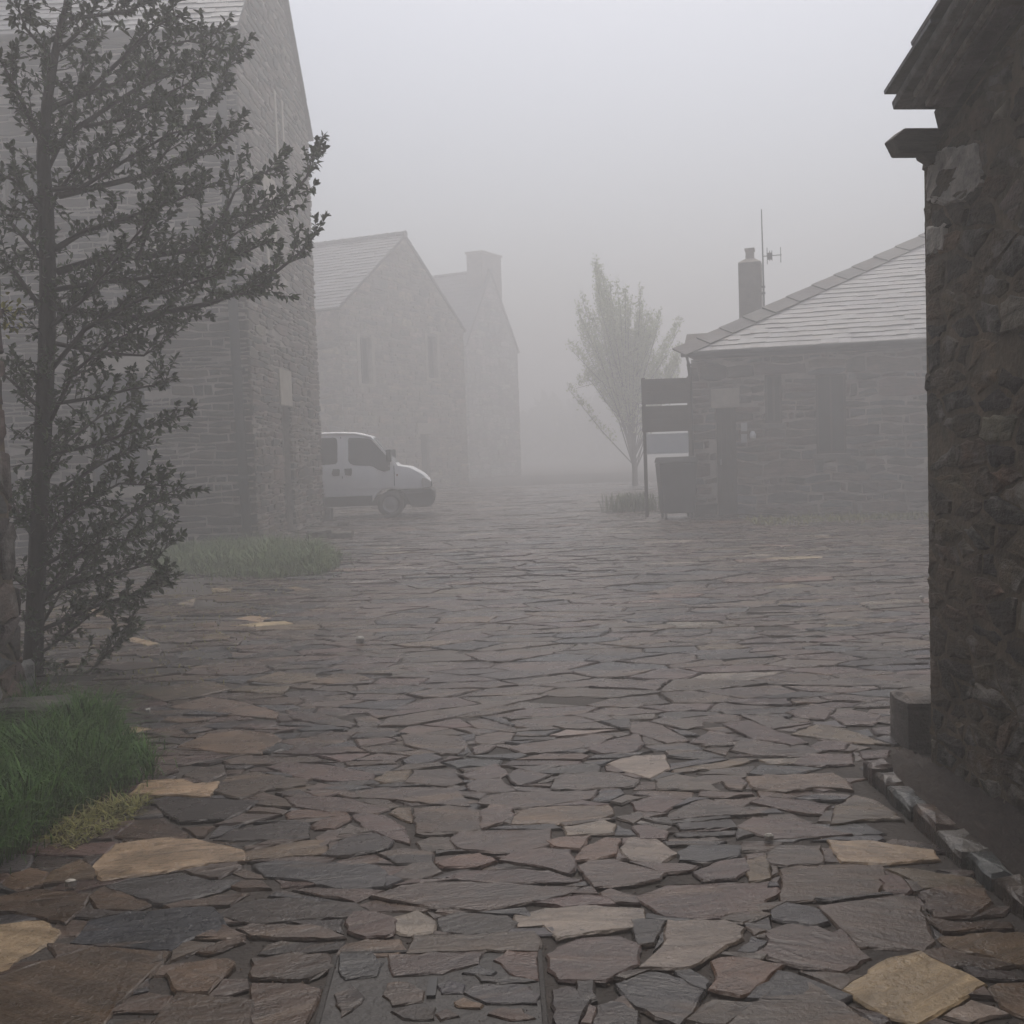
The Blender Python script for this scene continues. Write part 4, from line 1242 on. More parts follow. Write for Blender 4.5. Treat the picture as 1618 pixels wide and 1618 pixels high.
# ------------------------------------------------------------------ grass
def blades(name, pts_fn, N, hgt, wid, m, label, cat, r, lean=.5, loc=None):
    b = MB()
    for i in range(N):
        c, hk = pts_fn(r)
        h = hgt * hk * r.uniform(.45, 1.15)
        a = r.uniform(0, 2 * math.pi)
        d = Vector((math.cos(a), math.sin(a), 0))
        s = Vector((-d.y, d.x, 0)) * wid * r.uniform(.6, 1.3)
        ln = h * lean * r.uniform(.2, 1.5)
        p1 = c + Z * h * .5 + d * ln * .22
        p2 = c + Z * h * .86 + d * ln * .62
        p3 = c + Z * h * (1.0 - .25 * r.random()) + d * ln * 1.15
        b.add([c - s, c + s, p1 + s * .85, p1 - s * .85, p2 + s * .55, p2 - s * .55, p3], [(0, 1, 2, 3), (3, 2, 4, 5), (5, 4, 6)], (1, 1, 1, max(0, min(1, r.gauss(.45, .3)))))
    o = b.obj(name, m, None, kind='stuff', loc=loc)
    return tag(o, label, cat, kind='stuff')

def in_poly_fn(poly, edge=.25, cx=None):
    xs = [p[0] for p in poly]; ys = [p[1] for p in poly]
    c = cen(poly)
    def fn(r):
        while True:
            p = (r.uniform(min(xs), max(xs)), r.uniform(min(ys), max(ys)))
            if inside(p, poly):
                q = (p[0] + (p[0] - c[0]) * edge, p[1] + (p[1] - c[1]) * edge)
                k = 1.0 if inside(q, poly) else .55
                k *= .72 + .4 * math.sin(p[0] * 9 + 2 * math.sin(p[1] * 7)) * math.sin(p[1] * 5.3 + 1)
                if r.random() < .1: p = (c[0] + (p[0] - c[0]) * 1.18, c[1] + (p[1] - c[1]) * 1.18); k *= .4
                return Vector((p[0], p[1], .0)), max(.22, k)
    return fn
r = random.Random(61)
gp = [P(x, y) for x, y in ((-60, 1180), (60, 1112), (140, 1118), (225, 1180), (250, 1225), (215, 1245), (150, 1275), (95, 1305), (50, 1345), (-40, 1400), (-160, 1480), (-260, 1400), (-160, 1240))]
gp = [(p.x, p.y) for p in gp]
blades('grass_tuft', in_poly_fn(gp), 15000, .30, .0032, M_grass, 'lush green tuft of long grass at the foot of the left wall', 'grass', r, .9)
yg = [P(x, y) for x, y in ((60, 1330), (110, 1300), (180, 1270), (240, 1262), (225, 1290), (170, 1320), (110, 1345))]
blades('straw_tuft', in_poly_fn([(p.x, p.y) for p in yg]), 900, .07, .003, M_drygrass, 'flattened yellow straw at the front edge of the green tuft', 'straw', r, 2.2)
g2 = [P(x, y) for x, y in ((250, 905), (330, 912), (430, 916), (500, 912), (535, 900), (540, 880), (520, 868), (470, 862), (400, 862), (300, 868), (220, 880))]
blades('grass_verge', in_poly_fn([(p.x, p.y) for p in g2]), 15000, .30, .0055, M_grass2, 'patch of rough green grass at the foot of the tall house', 'grass', r, 1.25)
def scat(r):
    while True:
        p = Vector((r.uniform(-7, -1.9), r.uniform(7.2, 14.5), 0))
        if p.x < -2.0 - .1 * (p.y - 7): return p, 1
blades('moss_joints', scat, 2600, .028, .006, M_drygrass, 'thin scatter of moss and short weeds in the joints of the left paving', 'weeds', r, 1.4)

# ------------------------------------------------------------------ WHITE VAN
r = random.Random(71)
vb = P(618, 818)
print('van at', vb)
van = thing('parked_van', vb, 'white panel van with dark bumper parked in fog behind the tall house', 'van')
YAW = math.radians(3)
vx = Vector((math.cos(YAW), math.sin(YAW), 0)); vy = Vector((-vx.y, vx.x, 0))     # vx = forward, -vy = camera side
HW = .96
def vhw(X, Zz):
    k = HW - max(0, Zz - 1.22) * .17
    if X > .45: k -= (X - .45) ** 2 * .42
    return k
def VP(X, Zz, side, extra=0.0):
    """side -1 = camera side (far side +1); side may be fractional"""
    return vb + vx * X + Z * Zz + vy * HW * 1.0 + vy * (side * (vhw(X, Zz) + extra))
low = [(-3.8, .40), (-3.8, 1.22), (.2, 1.24), (.5, 1.20), (.80, 1.02), (.95, .86), (.97, .66), (.2, .66), (.0, .70), (-.2, .665), (-.34, .56), (-.42, .40), (-2.42, .40), (-2.52, .58), (-2.7, .7), (-2.95, .7), (-3.12, .58), (-3.22, .40)]
upp = [(-3.8, 1.22), (-3.76, 1.95), (-3.6, 2.08), (-1.2, 2.10), (-.72, 2.07), (-.42, 1.98), (.2, 1.24)]
b = MB()
n1, n2 = len(low), len(upp)
for s in (-1, 1):
    b.add([VP(x, z, s) for x, z in low], [tuple(range(n1)) if s > 0 else tuple(range(n1))[::-1]])
    b.add([VP(x, z, s) for x, z in upp], [tuple(range(n2)) if s > 0 else tuple(range(n2))[::-1]])
for ring in ([low[1]][:0] + upp, low[2:7], low[6:] + [low[0], low[1]]):
    for i in range(len(ring) - 1):
        a, c = ring[i], ring[i + 1]
        b.add([VP(*a, -1), VP(*c, -1), VP(*c, 0), VP(*a, 0), VP(*c, 1), VP(*a, 1)], [(0, 1, 2, 3), (3, 2, 4, 5)])
body = b.obj('body', M_white, van)
import bmesh
bm = bmesh.new(); bm.from_mesh(body.data)
bmesh.ops.remove_doubles(bm, verts=bm.verts, dist=.0005)
bmesh.ops.recalc_face_normals(bm, faces=bm.faces)
bm.to_mesh(body.data); bm.free()
bv = body.modifiers.new('bevel', 'BEVEL'); bv.width = .045; bv.segments = 3; bv.limit_method = 'ANGLE'; bv.angle_limit = math.radians(28)
body.data.polygons.foreach_set('use_smooth', [True] * len(body.data.polygons))
def side_panel(name, pts, m, off=.006, parent=van, th=.012, side=-1):
    q = [VP(x, z, side, off) for x, z in pts]
    return MB().prism(q, vy * (th if side < 0 else -th)).obj(name, m, parent)
def zx(a, c): return ((480 + a / 6.742 - 618) / 72.6, (818 - (640 + c / 6.742)) / 72.6)
fw = [zx(*p) for p in ((462, 262), (478, 247), (600, 250), (690, 262), (740, 285), (925, 500), (942, 540), (940, 640), (870, 655), (800, 630), (745, 592), (700, 582), (520, 568), (475, 545), (458, 510))]
side_panel('door_window', fw, M_vanglass)
side_panel('window_divider', [zx(*p) for p in ((708, 270), (718, 272), (725, 588), (713, 586))], M_black, .012)
rw = [zx(*p) for p in ((60, 255), (80, 240), (305, 240), (328, 255), (336, 290), (332, 520), (310, 548), (80, 556), (60, 540))]
side_panel('side_window', rw, M_vanglass)
side_panel('rear_side_window', [(x - 1.55, z) for x, z in rw], M_vanglass)
for pts in ([(372, 235), (380, 235), (384, 960), (376, 960)], [(984, 590), (991, 590), (990, 830), (983, 830)]):
    side_panel('door_seam', [zx(*p) for p in pts], M_zinc, .003)
for pts in ([(275, 605), (355, 605), (350, 685), (275, 685), (262, 660)], [(410, 605), (496, 605), (496, 660), (485, 692), (415, 680)]):
    hb = side_panel('door_handle', [zx(*p) for p in pts], M_black, .006)
side_panel('side_moulding', [(-2.35, .40), (-.44, .40), (-.42, .55), (-2.35, .55)], M_black, .018, th=.03)
side_panel('swage_line', [(-2.35, .735), (.3, .735), (.3, .75), (-2.35, .75)], M_white, .010)
side_panel('side_repeater', [zx(*p) for p in ((1012, 690), (1030, 690), (1028, 715), (1014, 712))], M_amber, .012)
# gutter rail
MB().tube([VP(-3.7, 2.05, -1, .015), VP(-1.2, 2.06, -1, .015), VP(-.75, 2.03, -1, .015), VP(-.42, 1.95, -1, .015), VP(.2, 1.25, -1, .012)], [.016] * 5, 6).obj('roof_gutter', M_white, van)
# windscreen
ws = [VP(-.36, 1.93, -.86), VP(.14, 1.31, -.90), VP(.14, 1.31, .90), VP(-.36, 1.93, .86)]
wn = (ws[1] - ws[0]).cross(ws[2] - ws[0]).normalized()
if wn.dot(vx) < 0: wn = -wn
MB().prism([p + wn * .004 for p in ws], wn * .012).obj('windscreen', M_screen, van)
# bonnet seam, headlights, grille, bumper, mirrors
for s in (-1, 1):
    hl = [(.78, .93), (.90, .90), (.975, .84), (.985, .70), (.80, .69), (.76, .80)]
    o = MB().prism([VP(x, z, s, .010) for x, z in hl], vy * (.16 if s < 0 else -.16)).obj('headlight', M_lamp, van, bevel=.01)
    mp_ = VP(.02, 1.36, s, .02)
    mo = MB().box(mp_ - vx * .07 - Z * .02 + vy * s * .02, vx * .12, vy * s * .17, Z * .30).obj('wing_mirror', M_black, van, bevel=.03)
bp = [(.985, .67), (1.06, .60), (1.06, .36), (.98, .24), (.52, .22), (.42, .36), (.34, .54), (.2, .65)]
b = MB()
for s in (-1, 1): pass
L_, Rr = [VP(x, z, -1, .02) for x, z in bp], [VP(x, z, 1, .02) for x, z in bp]
nb2 = len(bp)
b.add(L_ + Rr, [tuple(range(nb2)), tuple(range(nb2, 2 * nb2))[::-1]] + [(i, (i + 1) % nb2, nb2 + (i + 1) % nb2, nb2 + i) for i in range(nb2)])
bo = b.obj('front_bumper', M_black, van)
bm = bmesh.new(); bm.from_mesh(bo.data); bmesh.ops.recalc_face_normals(bm, faces=bm.faces); bm.to_mesh(bo.data); bm.free()
bv = bo.modifiers.new('bevel', 'BEVEL'); bv.width = .04; bv.segments = 2; bv.limit_method = 'ANGLE'
MB().box(VP(.975, .70, -.5) , vx * .02, vy * .9, Z * .12).obj('grille', M_black, van)
for X in (0, -2.82):
    for s in (-1, 1):
        c = VP(X, .31, s, -.10)
        c.z = .32
        N = 24
        prof = [(.17, -.06), (.19, .085), (.25, .10), (.31, .085), (.32, .05), (.32, -.06)]
        b = MB()
        for k in range(N):
            a = 2 * math.pi * k / N
            for rr, o_ in prof: b.V.append(c + vx * rr * math.cos(a) + Z * rr * math.sin(a) + vy * s * o_)
        m_ = len(prof)
        for k in range(N):
            for j in range(m_ - 1):
                b.F.append((k * m_ + j, k * m_ + j + 1, ((k + 1) % N) * m_ + j + 1, ((k + 1) % N) * m_ + j))
        wh = b.obj('wheel', M_tyre, van, smooth=True)
        b = MB()
        pr = [(.19, .075), (.17, .055), (.11, .07), (.06, .085), (.0, .085)]
        for k in range(N):
            a = 2 * math.pi * k / N
            for rr, o_ in pr: b.V.append(c + vx * rr * math.cos(a) + Z * rr * math.sin(a) + vy * s * o_)
        m_ = len(pr)
        for k in range(N):
            for j in range(m_ - 1):
                b.F.append((k * m_ + j, k * m_ + j + 1, ((k + 1) % N) * m_ + j + 1, ((k + 1) % N) * m_ + j))
        b.obj('rim', M_steel, wh, smooth=True)
MB().box(VP(-3.7, .30, -.9), vx * 4.4, vy * 1.7, Z * .2).obj('underbody', M_black, van)

# ------------------------------------------------------------------ RIGHT LOW HOUSE
r = random.Random(81)
A = P(1098, 815); A.z = 0
dB = 22.0
q = PD(1455, 800, dB)
Bq = Vector((q.x, q.y, 0))
U, n, L0 = wall_frame(A, Bq)
print('right house', A, Bq, L0)
LEN = 11.0
EH = onplane(1098, 572, A, n).z + .05
lh = thing('low_house', A, 'low stone house with hipped slate roof and chimney in the fog on the right', 'house')
hd = hole_px(A, U, n, 1130, 645, 1166, 812); hd = (hd[0], hd[1], 0.0, hd[3])
h1 = hole_px(A, U, n, 1207, 592, 1236, 668)
h2 = hole_px(A, U, n, 1288, 592, 1338, 716)
h3 = (h2[1] + 2.6, h2[1] + 3.3, h2[2], h2[3])
hs_ = [hd, h1, h2, h3]
core('front_wall', A, U, n, 0, LEN, EH, hs_, M_mortar, lh)
Wd = 8.0
b = MB()
bk = -n
c = [A, A + bk * Wd, A + bk * Wd + U * LEN, A + U * LEN]
for i in range(3): b.add([c[i], c[i + 1], c[i + 1] + Z * EH, c[i] + Z * EH], [(0, 1, 2, 3)])
b.obj('side_wall', M_mortar, lh)
st = rubble(A, U, n, 0, LEN, 0, EH - .02, hs_ + [(hd[0] - .1, hd[1] + .1, hd[3], hd[3] + .42)], .2, 2.2, ([(.12, .096, .080), (.15, .105, .085), (.085, .070, .062), (.105, .102, .10)], [3, 3, 2, 2]), r, mode='course', gap=.026, proud=(.012, .05), spill=.03, dome=.02)
place_pieces(st, lh, 'wall_stone', M_wall, 'small_wall_stones', 300)
door(A, U, n, hd, lh)
bar('lintel', A, U, n, hd[0] - .08, hd[1] + .08, hd[3] + .005, hd[3] + .40, -.15, .03, M_dressed, lh)
for h in (h1, h2, h3):
    window(A, U, n, h, lh, bars=(1, 0))
    bar('sill', A, U, n, h[0] - .08, h[1] + .08, h[2] - .12, h[2] - .004, -.12, .06, M_wall_plain, lh)
# hip roof
ov = .25
tipL = onplane(1078, 559, A + n * ov, n)
EZr = tipL.z
uL = (tipL - A).dot(U)
pit = math.radians(31)
Sv = bk * math.cos(pit) + Z * math.sin(pit)
rn = Z * math.cos(pit) + n * math.sin(pit)
RO = A + U * uL + n * ov + Z * EZr
SLn = 5.6
# hip direction: find u shift per metre of slope so that the hip passes image (1455,380)
pl_hit = onplane(1455, 384, RO, rn)
hu, hsl = (pl_hit - RO).dot(U), (pl_hit - RO).dot(Sv)
kk = hu / hsl
print('hip', hu, hsl, kk)
RL = LEN - uL + .4
Ytop = RO + Sv * SLn
b = MB()
e0_, e1_ = RO, RO + U * RL
t0_, t1_ = RO + Sv * SLn + U * kk * SLn, RO + Sv * SLn + U * RL
back = RO + bk * (2 * SLn * math.cos(pit))
b.add([e0_, e1_, t1_, t0_, back, back + U * RL], [(0, 1, 2, 3), (0, 3, 4), (4, 3, 2, 5), (0, 4, 5, 1)])
rf = b.obj('roof', M_oldwood, lh)
it = slates(RO + rn * .01, U, Sv, rn, lambda s: (kk * s, RL), SLn, .22, .34, r, SLATE, thick=.012, wav=.02)
place_pieces(it, rf, 'slate', M_slate, 'small_slates', 300)
# overlapping ridge slabs on the hip
hv = (t0_ - e0_); hl_ = hv.length; hv.normalize()
sidev = rn.cross(hv).normalized()
s = 0
while s < hl_:
    ln = r.uniform(.55, .8)
    o_ = e0_ + hv * (s - .08) + rn * (.05 + r.uniform(0, .015)) - sidev * .22
    V = [o_, o_ + hv * ln * 1.15 - rn * .03, o_ + hv * ln * 1.15 + sidev * .44 - rn * .03, o_ + sidev * .44]
    V = V + [v + rn * .03 for v in V]
    mesh('ridge_slab', V, [(0, 3, 2, 1), (4, 5, 6, 7), (0, 1, 5, 4), (1, 2, 6, 5), (2, 3, 7, 6), (3, 0, 4, 7)], M_verge, rf, tints=vary((.085, .078, .074), r, .12))
    s += ln
b = MB().box(RO + Sv * .04 - rn * .06 - U * .0, U * RL, Sv * .9, rn * .05)
b.obj('soffit', M_oldwood, lh)
gt = MB().tube([RO - U * .02 - n * -.06 - Z * .02, RO + U * RL + n * .06 - Z * .02], [.06, .06], 8).obj('gutter', M_zinc, lh, smooth=True)
MB().tube([RO + U * .1 + n * .06 - Z * .05, RO + U * .13 + n * .03 - Z * .25, A - U * .0 + U * -.02 + n * .07 + Z * (EZr - .45), A - U * .02 + n * .07 + Z * .1], [.045] * 4, 8).obj('downpipe', M_zinc, lh, smooth=True)
# chimney behind the hip
chd = 26.3
c0 = PD(1166, 415, chd); c1 = PD(1201, 415, chd)
zt = c0.z; zb = 3.2
wch = (c1 - c0).length
cb = c0.copy(); cb.z = zb
ch = MB().box(cb, U * wch, bk * .55, Z * (zt - zb)).obj('chimney', plain_mat('chimney_render', (.17, .15, .125), .9, .25, 6, .6, 40), lh, bevel=.02)
tpz = PD(1180, 391, chd).z
mid = cb + U * wch / 2 + bk * .275
def frustum(c, a, d, e, f, z0, z1, g0, g1):
    b = MB()
    V = [c + U * x * a + bk * y * d + Z * (z0 - c.z) for x, y in ((-1, -1), (1, -1), (1, 1), (-1, 1))] + [c + U * x * e + bk * y * f + Z * (z1 - c.z) for x, y in ((-1, -1), (1, -1), (1, 1), (-1, 1))]
    return b.add(V, [(0, 3, 2, 1), (4, 5, 6, 7), (0, 1, 5, 4), (1, 2, 6, 5), (2, 3, 7, 6), (3, 0, 4, 7)])
frustum(mid, wch / 2, .275, wch * .2, .12, zt, zt + .1, 0, 0).obj('chimney_shoulder', M_dressed, ch)
frustum(mid, wch * .19, .11, wch * .18, .105, zt + .1, tpz - .06, 0, 0).obj('chimney_pot', M_mortar_warm, ch)
frustum(mid, wch * .22, .13, wch * .22, .13, tpz - .06, tpz, 0, 0).obj('pot_cap', M_mortar_warm, ch)
# aerial
ad = 26.2
a0, a1 = PD(1208, 500, ad), PD(1204, 331, ad)
a1.x, a1.y = a0.x - .02, a0.y
an = thing('television_aerial', a0, 'thin television aerial mast standing beside the chimney in fog', 'aerial')
MB().tube([a0 - Z * .6, a0 + (a1 - a0) * .5, a1], [.022, .018, .012], 6).obj('mast', M_zinc, an)
zc = PD(1205, 405, ad).z
bse = Vector((a0.x, a0.y, zc))
MB().tube([bse, bse + U * .42], [.012, .012], 5).obj('boom', M_zinc, an)
for k, hh in ((.09, .32), (.15, .2), (.20, .2), (.40, .30)):
    MB().tube([bse + U * k - Z * hh * .6, bse + U * k + Z * hh * .6], [.009, .009], 5).obj('element', M_zinc, an)
MB().box(bse + U * .10 - Z * .09 - bk * .02, U * .10, bk * .06, Z * .16).obj('amplifier_box', M_zinc, an)
for zz in (455, 465):
    pz = PD(1206, zz, ad).z
    MB().box(Vector((a0.x, a0.y, pz)) - U * .12 - bk * .02, U * .15, bk * .04, Z * .05).obj('bracket', M_zinc, an)
# house name plate / notices beside the door
for (x0, y0, x1, y1) in ((1171, 668, 1181, 681), (1171, 686, 1181, 699)):
    h = hole_px(A, U, n, x0, y0, x1, y1)
    o = MB().box(A + U * h[0] + Z * h[2] + n * .055, U * (h[1] - h[0]), Z * (h[3] - h[2]), n * .015)
    o = o.obj('notice', M_paper, None, loc=A)
    tag(o, 'upper small pale notice on the wall right of the low house door' if y0 < 680 else 'lower small pale notice on the wall right of the low house door', 'notice')
lo = onplane(1190, 688, A + n * .06, n)
wl = thing('wall_lamp', lo, 'small pale wall lamp right of the two notices on the low house', 'lamp')
MB().tube([lo, lo + n * .12 + Z * .03], [.012, .012], 6).obj('arm', M_zinc, wl)
MB().tube([lo + n * .12 + Z * .09, lo + n * .12 + Z * .02, lo + n * .12 - Z * .06], [.03, .07, .06], 10).obj('globe', M_panel, wl, smooth=True)

# ------------------------------------------------------------------ sign boards and bin left of the low house
r = random.Random(91)
sd0 = 23.1
def Q(px, py, d=sd0): return PD(px, py, d)
s0 = Q(1014, 806); s0.z = 0
sg = thing('sign_stand', s0, 'wooden stand of two dark boards above a pale panel left of the low house', 'sign')
xl, xr = Q(1014, 640).x, Q(1091, 640).x
yb = s0.y
zz = lambda py: Q(1052, py).z
def flat(name, x0, x1, z0, z1, m, th=.04, off=0.0, parent=sg, bevel=.006):
    return MB().box(Vector((x0, yb - off, z0)), Vector((x1 - x0, 0, 0)), Vector((0, th, 0)), Vector((0, 0, z1 - z0))).obj(name, m, parent, bevel=bevel)
for x in (xl + .02, xr - .05): flat('post', x, x + .07, 0, zz(598) + .03, M_wood, .07, -.045)
for y0, y1 in ((598, 638), (641, 682)):
    z0, z1 = zz(y1), zz(y0)
    o = flat('board', xl, xr, z0, z1, M_wood, .03)
    nb3 = 4
    for k in range(nb3):
        a = z0 + (z1 - z0) * k / nb3 + .004
        flat('plank', xl, xr, a, z0 + (z1 - z0) * (k + 1) / nb3 - .004, M_wood, .02, .022, o, .003)
flat('pale_panel', xl + .08, xr - .06, zz(717), zz(685), M_panel, .03)
bb = Q(1070, 806, 22.7); bb.z = 0
bn = thing('waste_container', bb, 'dark waste container with sloping lid below the pale panel of the sign stand', 'bin')
hw = (Q(1099, 760, 22.7).x - Q(1040, 760, 22.7).x) / 2
hh = Q(1070, 722, 22.7).z
def fr2(name, a0_, d0_, a1_, d1_, z0, z1, m, parent, dx=0, bevel=.02):
    V = [bb + Vector((x * a0_ + dx, y * d0_, z0)) for x, y in ((-1, -1), (1, -1), (1, 1), (-1, 1))] + [bb + Vector((x * a1_ + dx, y * d1_, z1)) for x, y in ((-1, -1), (1, -1), (1, 1), (-1, 1))]
    return mesh(name, V, [(0, 3, 2, 1), (4, 5, 6, 7), (0, 1, 5, 4), (1, 2, 6, 5), (2, 3, 7, 6), (3, 0, 4, 7)], m, parent, bevel=bevel)
fr2('bin_body', hw * .82, .28, hw, .36, .12, hh - .12, M_black, bn)
fr2('lid', hw * 1.04, .39, hw * .98, .30, hh - .115, hh, M_zinc, bn)
for x in (-1, 1):
    for y in (-.25, .25):
        MB().tube([bb + Vector((x * hw * .7 - .02, y, .07)), bb + Vector((x * hw * .7 + .02, y, .07))], [.07, .07], 12).obj('wheel', M_tyre, bn)

# ------------------------------------------------------------------ FAR HOUSES
r = random.Random(101)
def XY(px, d):
    q = PD(px, 700, d)
    return Vector((q.x, q.y, 0))
def far_house(name, label, pA, dA, pB, dB_, ye, ya, long_len, pal, holes_px, chimney=None, rowh=.17, doorpx=None, mort=M_mortar_warm):
    A = XY(pA, dA); B = XY(pB, dB_)
    U, n, L = wall_frame(A, B)
    eh = PD(pA, ye, dA).z
    am = (A + B) / 2
    ah = PD((pA + pB) / 2 - 2, ya, am.y).z
    t = thing(name, A, label, 'house')
    hs = [hole_px(A, U, n, *h) for h in holes_px]
    lf = Z.cross(U)
    if lf.x > 0: lf = -lf
    dh = []
    if doorpx:
        h = hole_px(A, U, n, *doorpx); dh = [(h[0], h[1], 0.0, h[3])]
    core('gable_wall', A, U, n, 0, L, eh, hs + dh, mort, t, gable=[(L / 2, ah)])
    core('long_wall', A, lf, (-U), 0, long_len, eh, [], mort, t)
    b = MB()
    D = A + lf * long_len; E = B + lf * long_len
    for a, c in ((B, E), (D, E)): b.add([a, c, c + Z * eh, a + Z * eh], [(0, 1, 2, 3)])
    b.add([D + Z * eh, E + Z * eh, (D + E) / 2 + Z * ah], [(0, 1, 2)])
    b.obj('rear_wall', mort, t)
    st = rubble(A, U, n, 0, L, 0, eh, hs + dh, rowh, 3.0, pal, r, mode='course', gap=.022, proud=(.01, .04), gable=[(L / 2, ah)], step=.4, amp=.01)
    st += rubble(A, lf, -U, 0, long_len, 0, eh - .02, [], rowh, 3.0, pal, r, gap=.016, proud=(.01, .04), step=.4, amp=.01)
    b = MB()
    for V, Fc, tt in st: b.add(V, Fc, tt)
    b.obj('wall_stones', M_wall, t, kind='stuff')
    for h in hs:
        window(A, U, n, h, t)
        bar('jamb', A, U, n, h[0] - .22, h[0] - .004, h[2] - .1, h[3] + .1, -.1, .05, M_dressed, t)
        bar('jamb', A, U, n, h[1] + .004, h[1] + .22, h[2] - .1, h[3] + .1, -.1, .05, M_dressed, t)
        bar('sill', A, U, n, h[0] - .1, h[1] + .1, h[2] - .12, h[2] - .004, -.1, .065, M_dressed, t)
    for h in dh:
        door(A, U, n, h, t)
        bar('lintel', A, U, n, h[0] - .3, h[1] + .3, h[3] + .004, h[3] + .45, -.1, .05, M_dressed, t)
    pit = math.atan2(ah - eh, L / 2)
    SLn = (L / 2) / math.cos(pit) + .15
    rfb = MB()
    its = []
    rid = []
    for (O_, s_) in ((A, 1), (B, -1)):
        Sv = U * s_ * math.cos(pit) + Z * math.sin(pit)
        rn = Z * math.cos(pit) - U * s_ * math.sin(pit)
        RO = O_ - lf * .08 + Z * eh - Sv * .15
        rfb.box(RO + rn * .02, lf * (long_len + .2), Sv * SLn, rn * .06)
        its += slates(RO + rn * .08, lf, Sv, rn, lambda s: (0, long_len + .2), SLn, .28, .5, r, SLATE, thick=.02, wav=.02)
    rf = rfb.obj('roof', M_oldwood, t)
    place_pieces(its, rf, 'slate', M_slate, 'small_slates', 120)
    s = 0
    ap = A + U * L / 2 + Z * (ah + .16) - lf * .1
    while s < long_len:
        ln = .42
        b = MB().tube([ap + lf * s, ap + lf * (s + ln * .6), ap + lf * (s + ln + .04)], [.14, .12, .10], 8, vary((.17, .165, .17), r, .1))
        b.obj('ridge_tile', M_slate, rf)
        s += ln
    if chimney:
        x0, x1, y0 = chimney
        dm = am.y
        zt = PD(x0, y0, dm).z
        wch = (x1 - x0) / F * dm
        o = A + U * L / 2 - U * wch / 2 * 1.0 + Z * (ah - 1.2) + lf * .1
        MB().box(o, U * wch * 1.6, lf * wch * .7, Z * (zt - ah + 1.2)).obj('chimney', mort, t, bevel=.02)
        MB().box(o - U * .06 - lf * .06 + Z * (zt - ah + 1.203), U * (wch * 1.6 + .12), lf * (wch * .7 + .12), Z * .12).obj('chimney_cap', M_dressed, t)
    return t
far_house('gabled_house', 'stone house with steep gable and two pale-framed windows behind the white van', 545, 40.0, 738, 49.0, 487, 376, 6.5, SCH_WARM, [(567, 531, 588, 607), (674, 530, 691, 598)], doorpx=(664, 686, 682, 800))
far_house('distant_house', 'faint farthest stone house with chimney dissolving in the fog', 742, 58, 822, 63, 545, 432, 9, ([(.46, .43, .38), (.42, .39, .35)], [1, 1]), [], chimney=(757, 796, 402), rowh=.3)  # walls paled towards the fog: haze brightness put into the stone colours

# ------------------------------------------------------------------ dark wood closing the lane
r = random.Random(121)
b = MB()
for i in range(5200):
    px_ = r.uniform(640, 1240)
    d_ = r.uniform(112, 128)
    top = 4.8 + 2.0 * (.5 + .5 * math.sin(px_ * .021 + 1)) + .6 * math.sin(px_ * .067)
    base_ = PD(px_, 700, d_)
    c = Vector((base_.x, base_.y, r.uniform(0.1, max(1.0, top) * (1 - .15 * r.random()))))
    V, Fc = leaf(c, rv(r), rv(r), r.uniform(.8, 1.6), r.uniform(.6, 1.0), r)
    b.add(V, Fc, (1, 1, 1, r.random()))
o = b.obj('far_wood', M_grass2, None, kind='stuff')
tag(o, 'dark line of far trees lost in the fog at the end of the lane', 'trees', kind='stuff')

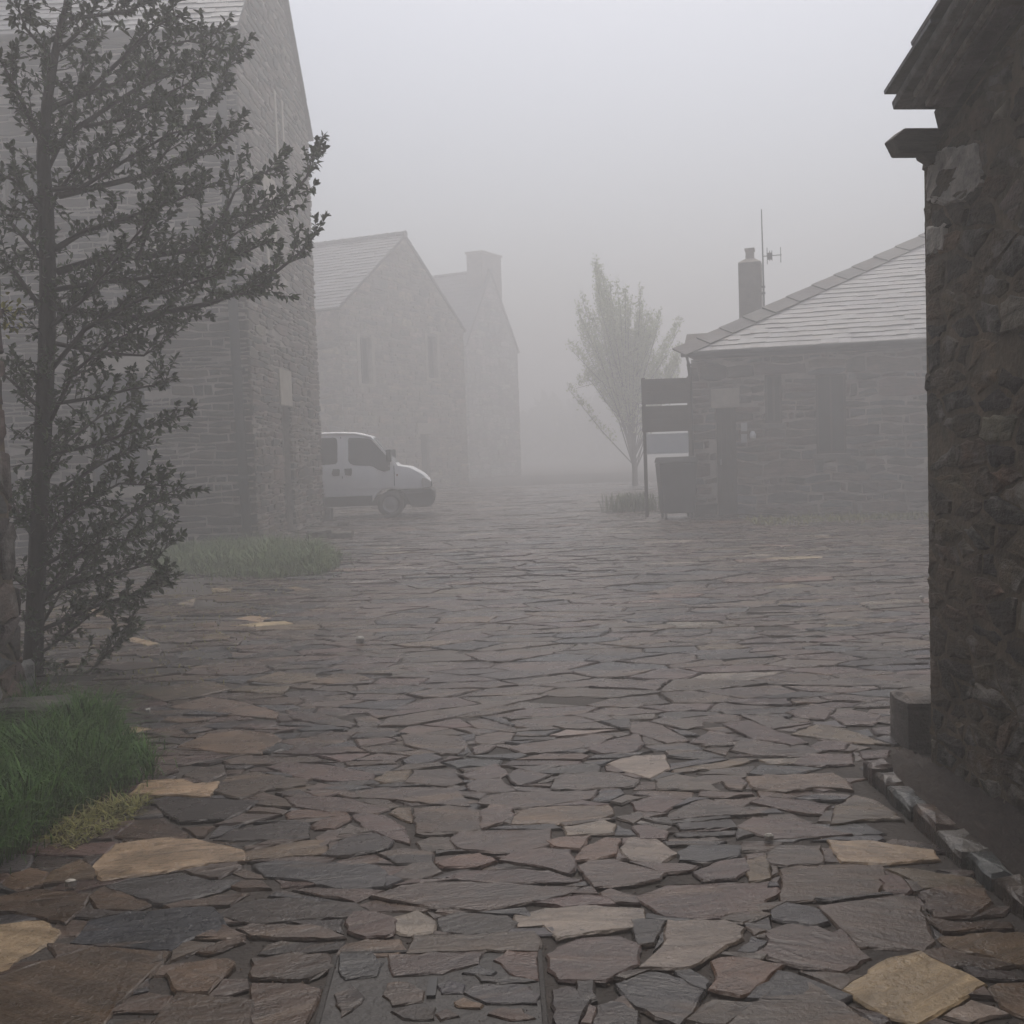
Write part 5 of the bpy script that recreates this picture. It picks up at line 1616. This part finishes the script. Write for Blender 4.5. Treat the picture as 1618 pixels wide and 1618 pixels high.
# ------------------------------------------------------------------ pale young tree beyond the sign
r = random.Random(111)
td = 40.0
t0 = PD(1004, 790, td); t0.z = 0
yt = thing('young_tree', t0, 'pale green leafy young tree standing in fog left of the low house', 'tree')
tr = [t0 + Vector((0, 0, -.05)), PD(1003, 740, td), PD(998, 690, td), PD(992, 640, td), PD(985, 580, td), PD(975, 520, td), PD(962, 470, td)]
MB().tube(tr, [.11, .10, .09, .075, .055, .035, .02], 8).obj('trunk', M_bark, yt, smooth=True)
b = MB()
for i in range(110):
    k = r.uniform(.12, .7)
    j = k * (len(tr) - 1)
    st_ = tr[int(j)].lerp(tr[min(len(tr) - 1, int(j) + 1)], j - int(j))
    ex = min(1075, max(898, r.gauss(990, 50)))
    topy = 455 + abs(ex - 955) * .45 + r.uniform(-25, 25)
    if i < 4: ex, topy = r.uniform(938, 950), r.uniform(405, 430)
    ey = topy if i < 22 else r.uniform(topy, 640)
    e = PD(ex, ey, td + r.gauss(0, .8))
    mid_ = st_.lerp(e, .5) + Vector((0, 0, -.12))
    lb = MB().tube([st_, mid_, e], [.025, .016, .006], 5)
    lb.obj('limb', M_bark, yt, smooth=True)
    pts = [st_, mid_, e]
    for c, d, f in sample(pts, .028):
        if f < .3: continue
        for _ in range(3):
            cc = c + rv(r) * r.uniform(0, .26) * (1.15 - f * .5) + Z * r.uniform(0, .3)
            V, Fc = leaf(cc, (Z * .9 + rv(r)).normalized(), rv(r), r.uniform(.07, .13), r.uniform(.035, .06), r)
            b.add(V, Fc, (1, 1, 1, r.random()))
b.obj('crown', M_leaf2, yt, kind='stuff')
wp = P(1000, 808)
blades('weed_clump', lambda r: (wp + Vector((r.gauss(0, .3), r.gauss(0, .2), 0)), 1), 500, .45, .012, M_grass2, 'clump of weeds at the foot of the pale young tree', 'weeds', r, .6)
wq = P(1400, 822)
blades('wall_foot_grass', lambda r: (Vector((r.uniform(4.5, 9.5), r.gauss(20.8, .5), 0)), 1), 1500, .09, .012, M_drygrass, 'thin yellowish grass along the paving before the low house wall', 'grass', r, 1.0)

# pebbles lying on the paving
for i, (px, py, lb) in enumerate(((233, 1123, 'white pebble at the right edge of the green grass tuft'), (570, 1012, 'small pale lump of quartz lying on the paving below the grass verge'), (112, 1395, 'pale chip of stone on the dark paving near the lower left corner'), (1215, 1323, 'little white pebble on the paving in front of the soil bed'), (1455, 944, 'white pebble on the paving against the edge of the near right wall'))):
    c = P(px, py, .03)
    s = .018 if i != 1 else .04
    pl = [(s * math.cos(a) * r.uniform(.8, 1.3), s * math.sin(a) * r.uniform(.7, 1.1)) for a in [k * 2 * math.pi / 7 for k in range(7)]]
    V, Fc = slab(pl, lambda u, v, h: c + Vector((u, v, h)), -.01, s * .8, s * .4, r, s * .15, .002, .1)
    o = mesh('pebble', V, Fc, M_pave, None, tints=(.42, .40, .36, r.random()), loc=c)
    tag(o, lb, 'pebble')

# ------------------------------------------------------------------ fog
hz_ = MB().box(Vector((-155, -30, -1.2)), Vector((310, 0, 0)), Vector((0, 265, 0)), Vector((0, 0, 14.1)))
m, t, bsd = mat('fog')
t.nodes.remove(bsd)
vol = node(t, 'ShaderNodeVolumePrincipled', {'Color': (.755, .757, .762, 1), 'Density': FOG, 'Anisotropy': .3})
t.links.new(vol.outputs[0], t.nodes['Material Output'].inputs['Volume'])
o = hz_.obj('haze', m)
tag(o, 'pale fog filling the whole village lane', 'fog', kind='stuff')
print('objects', len(S.objects))
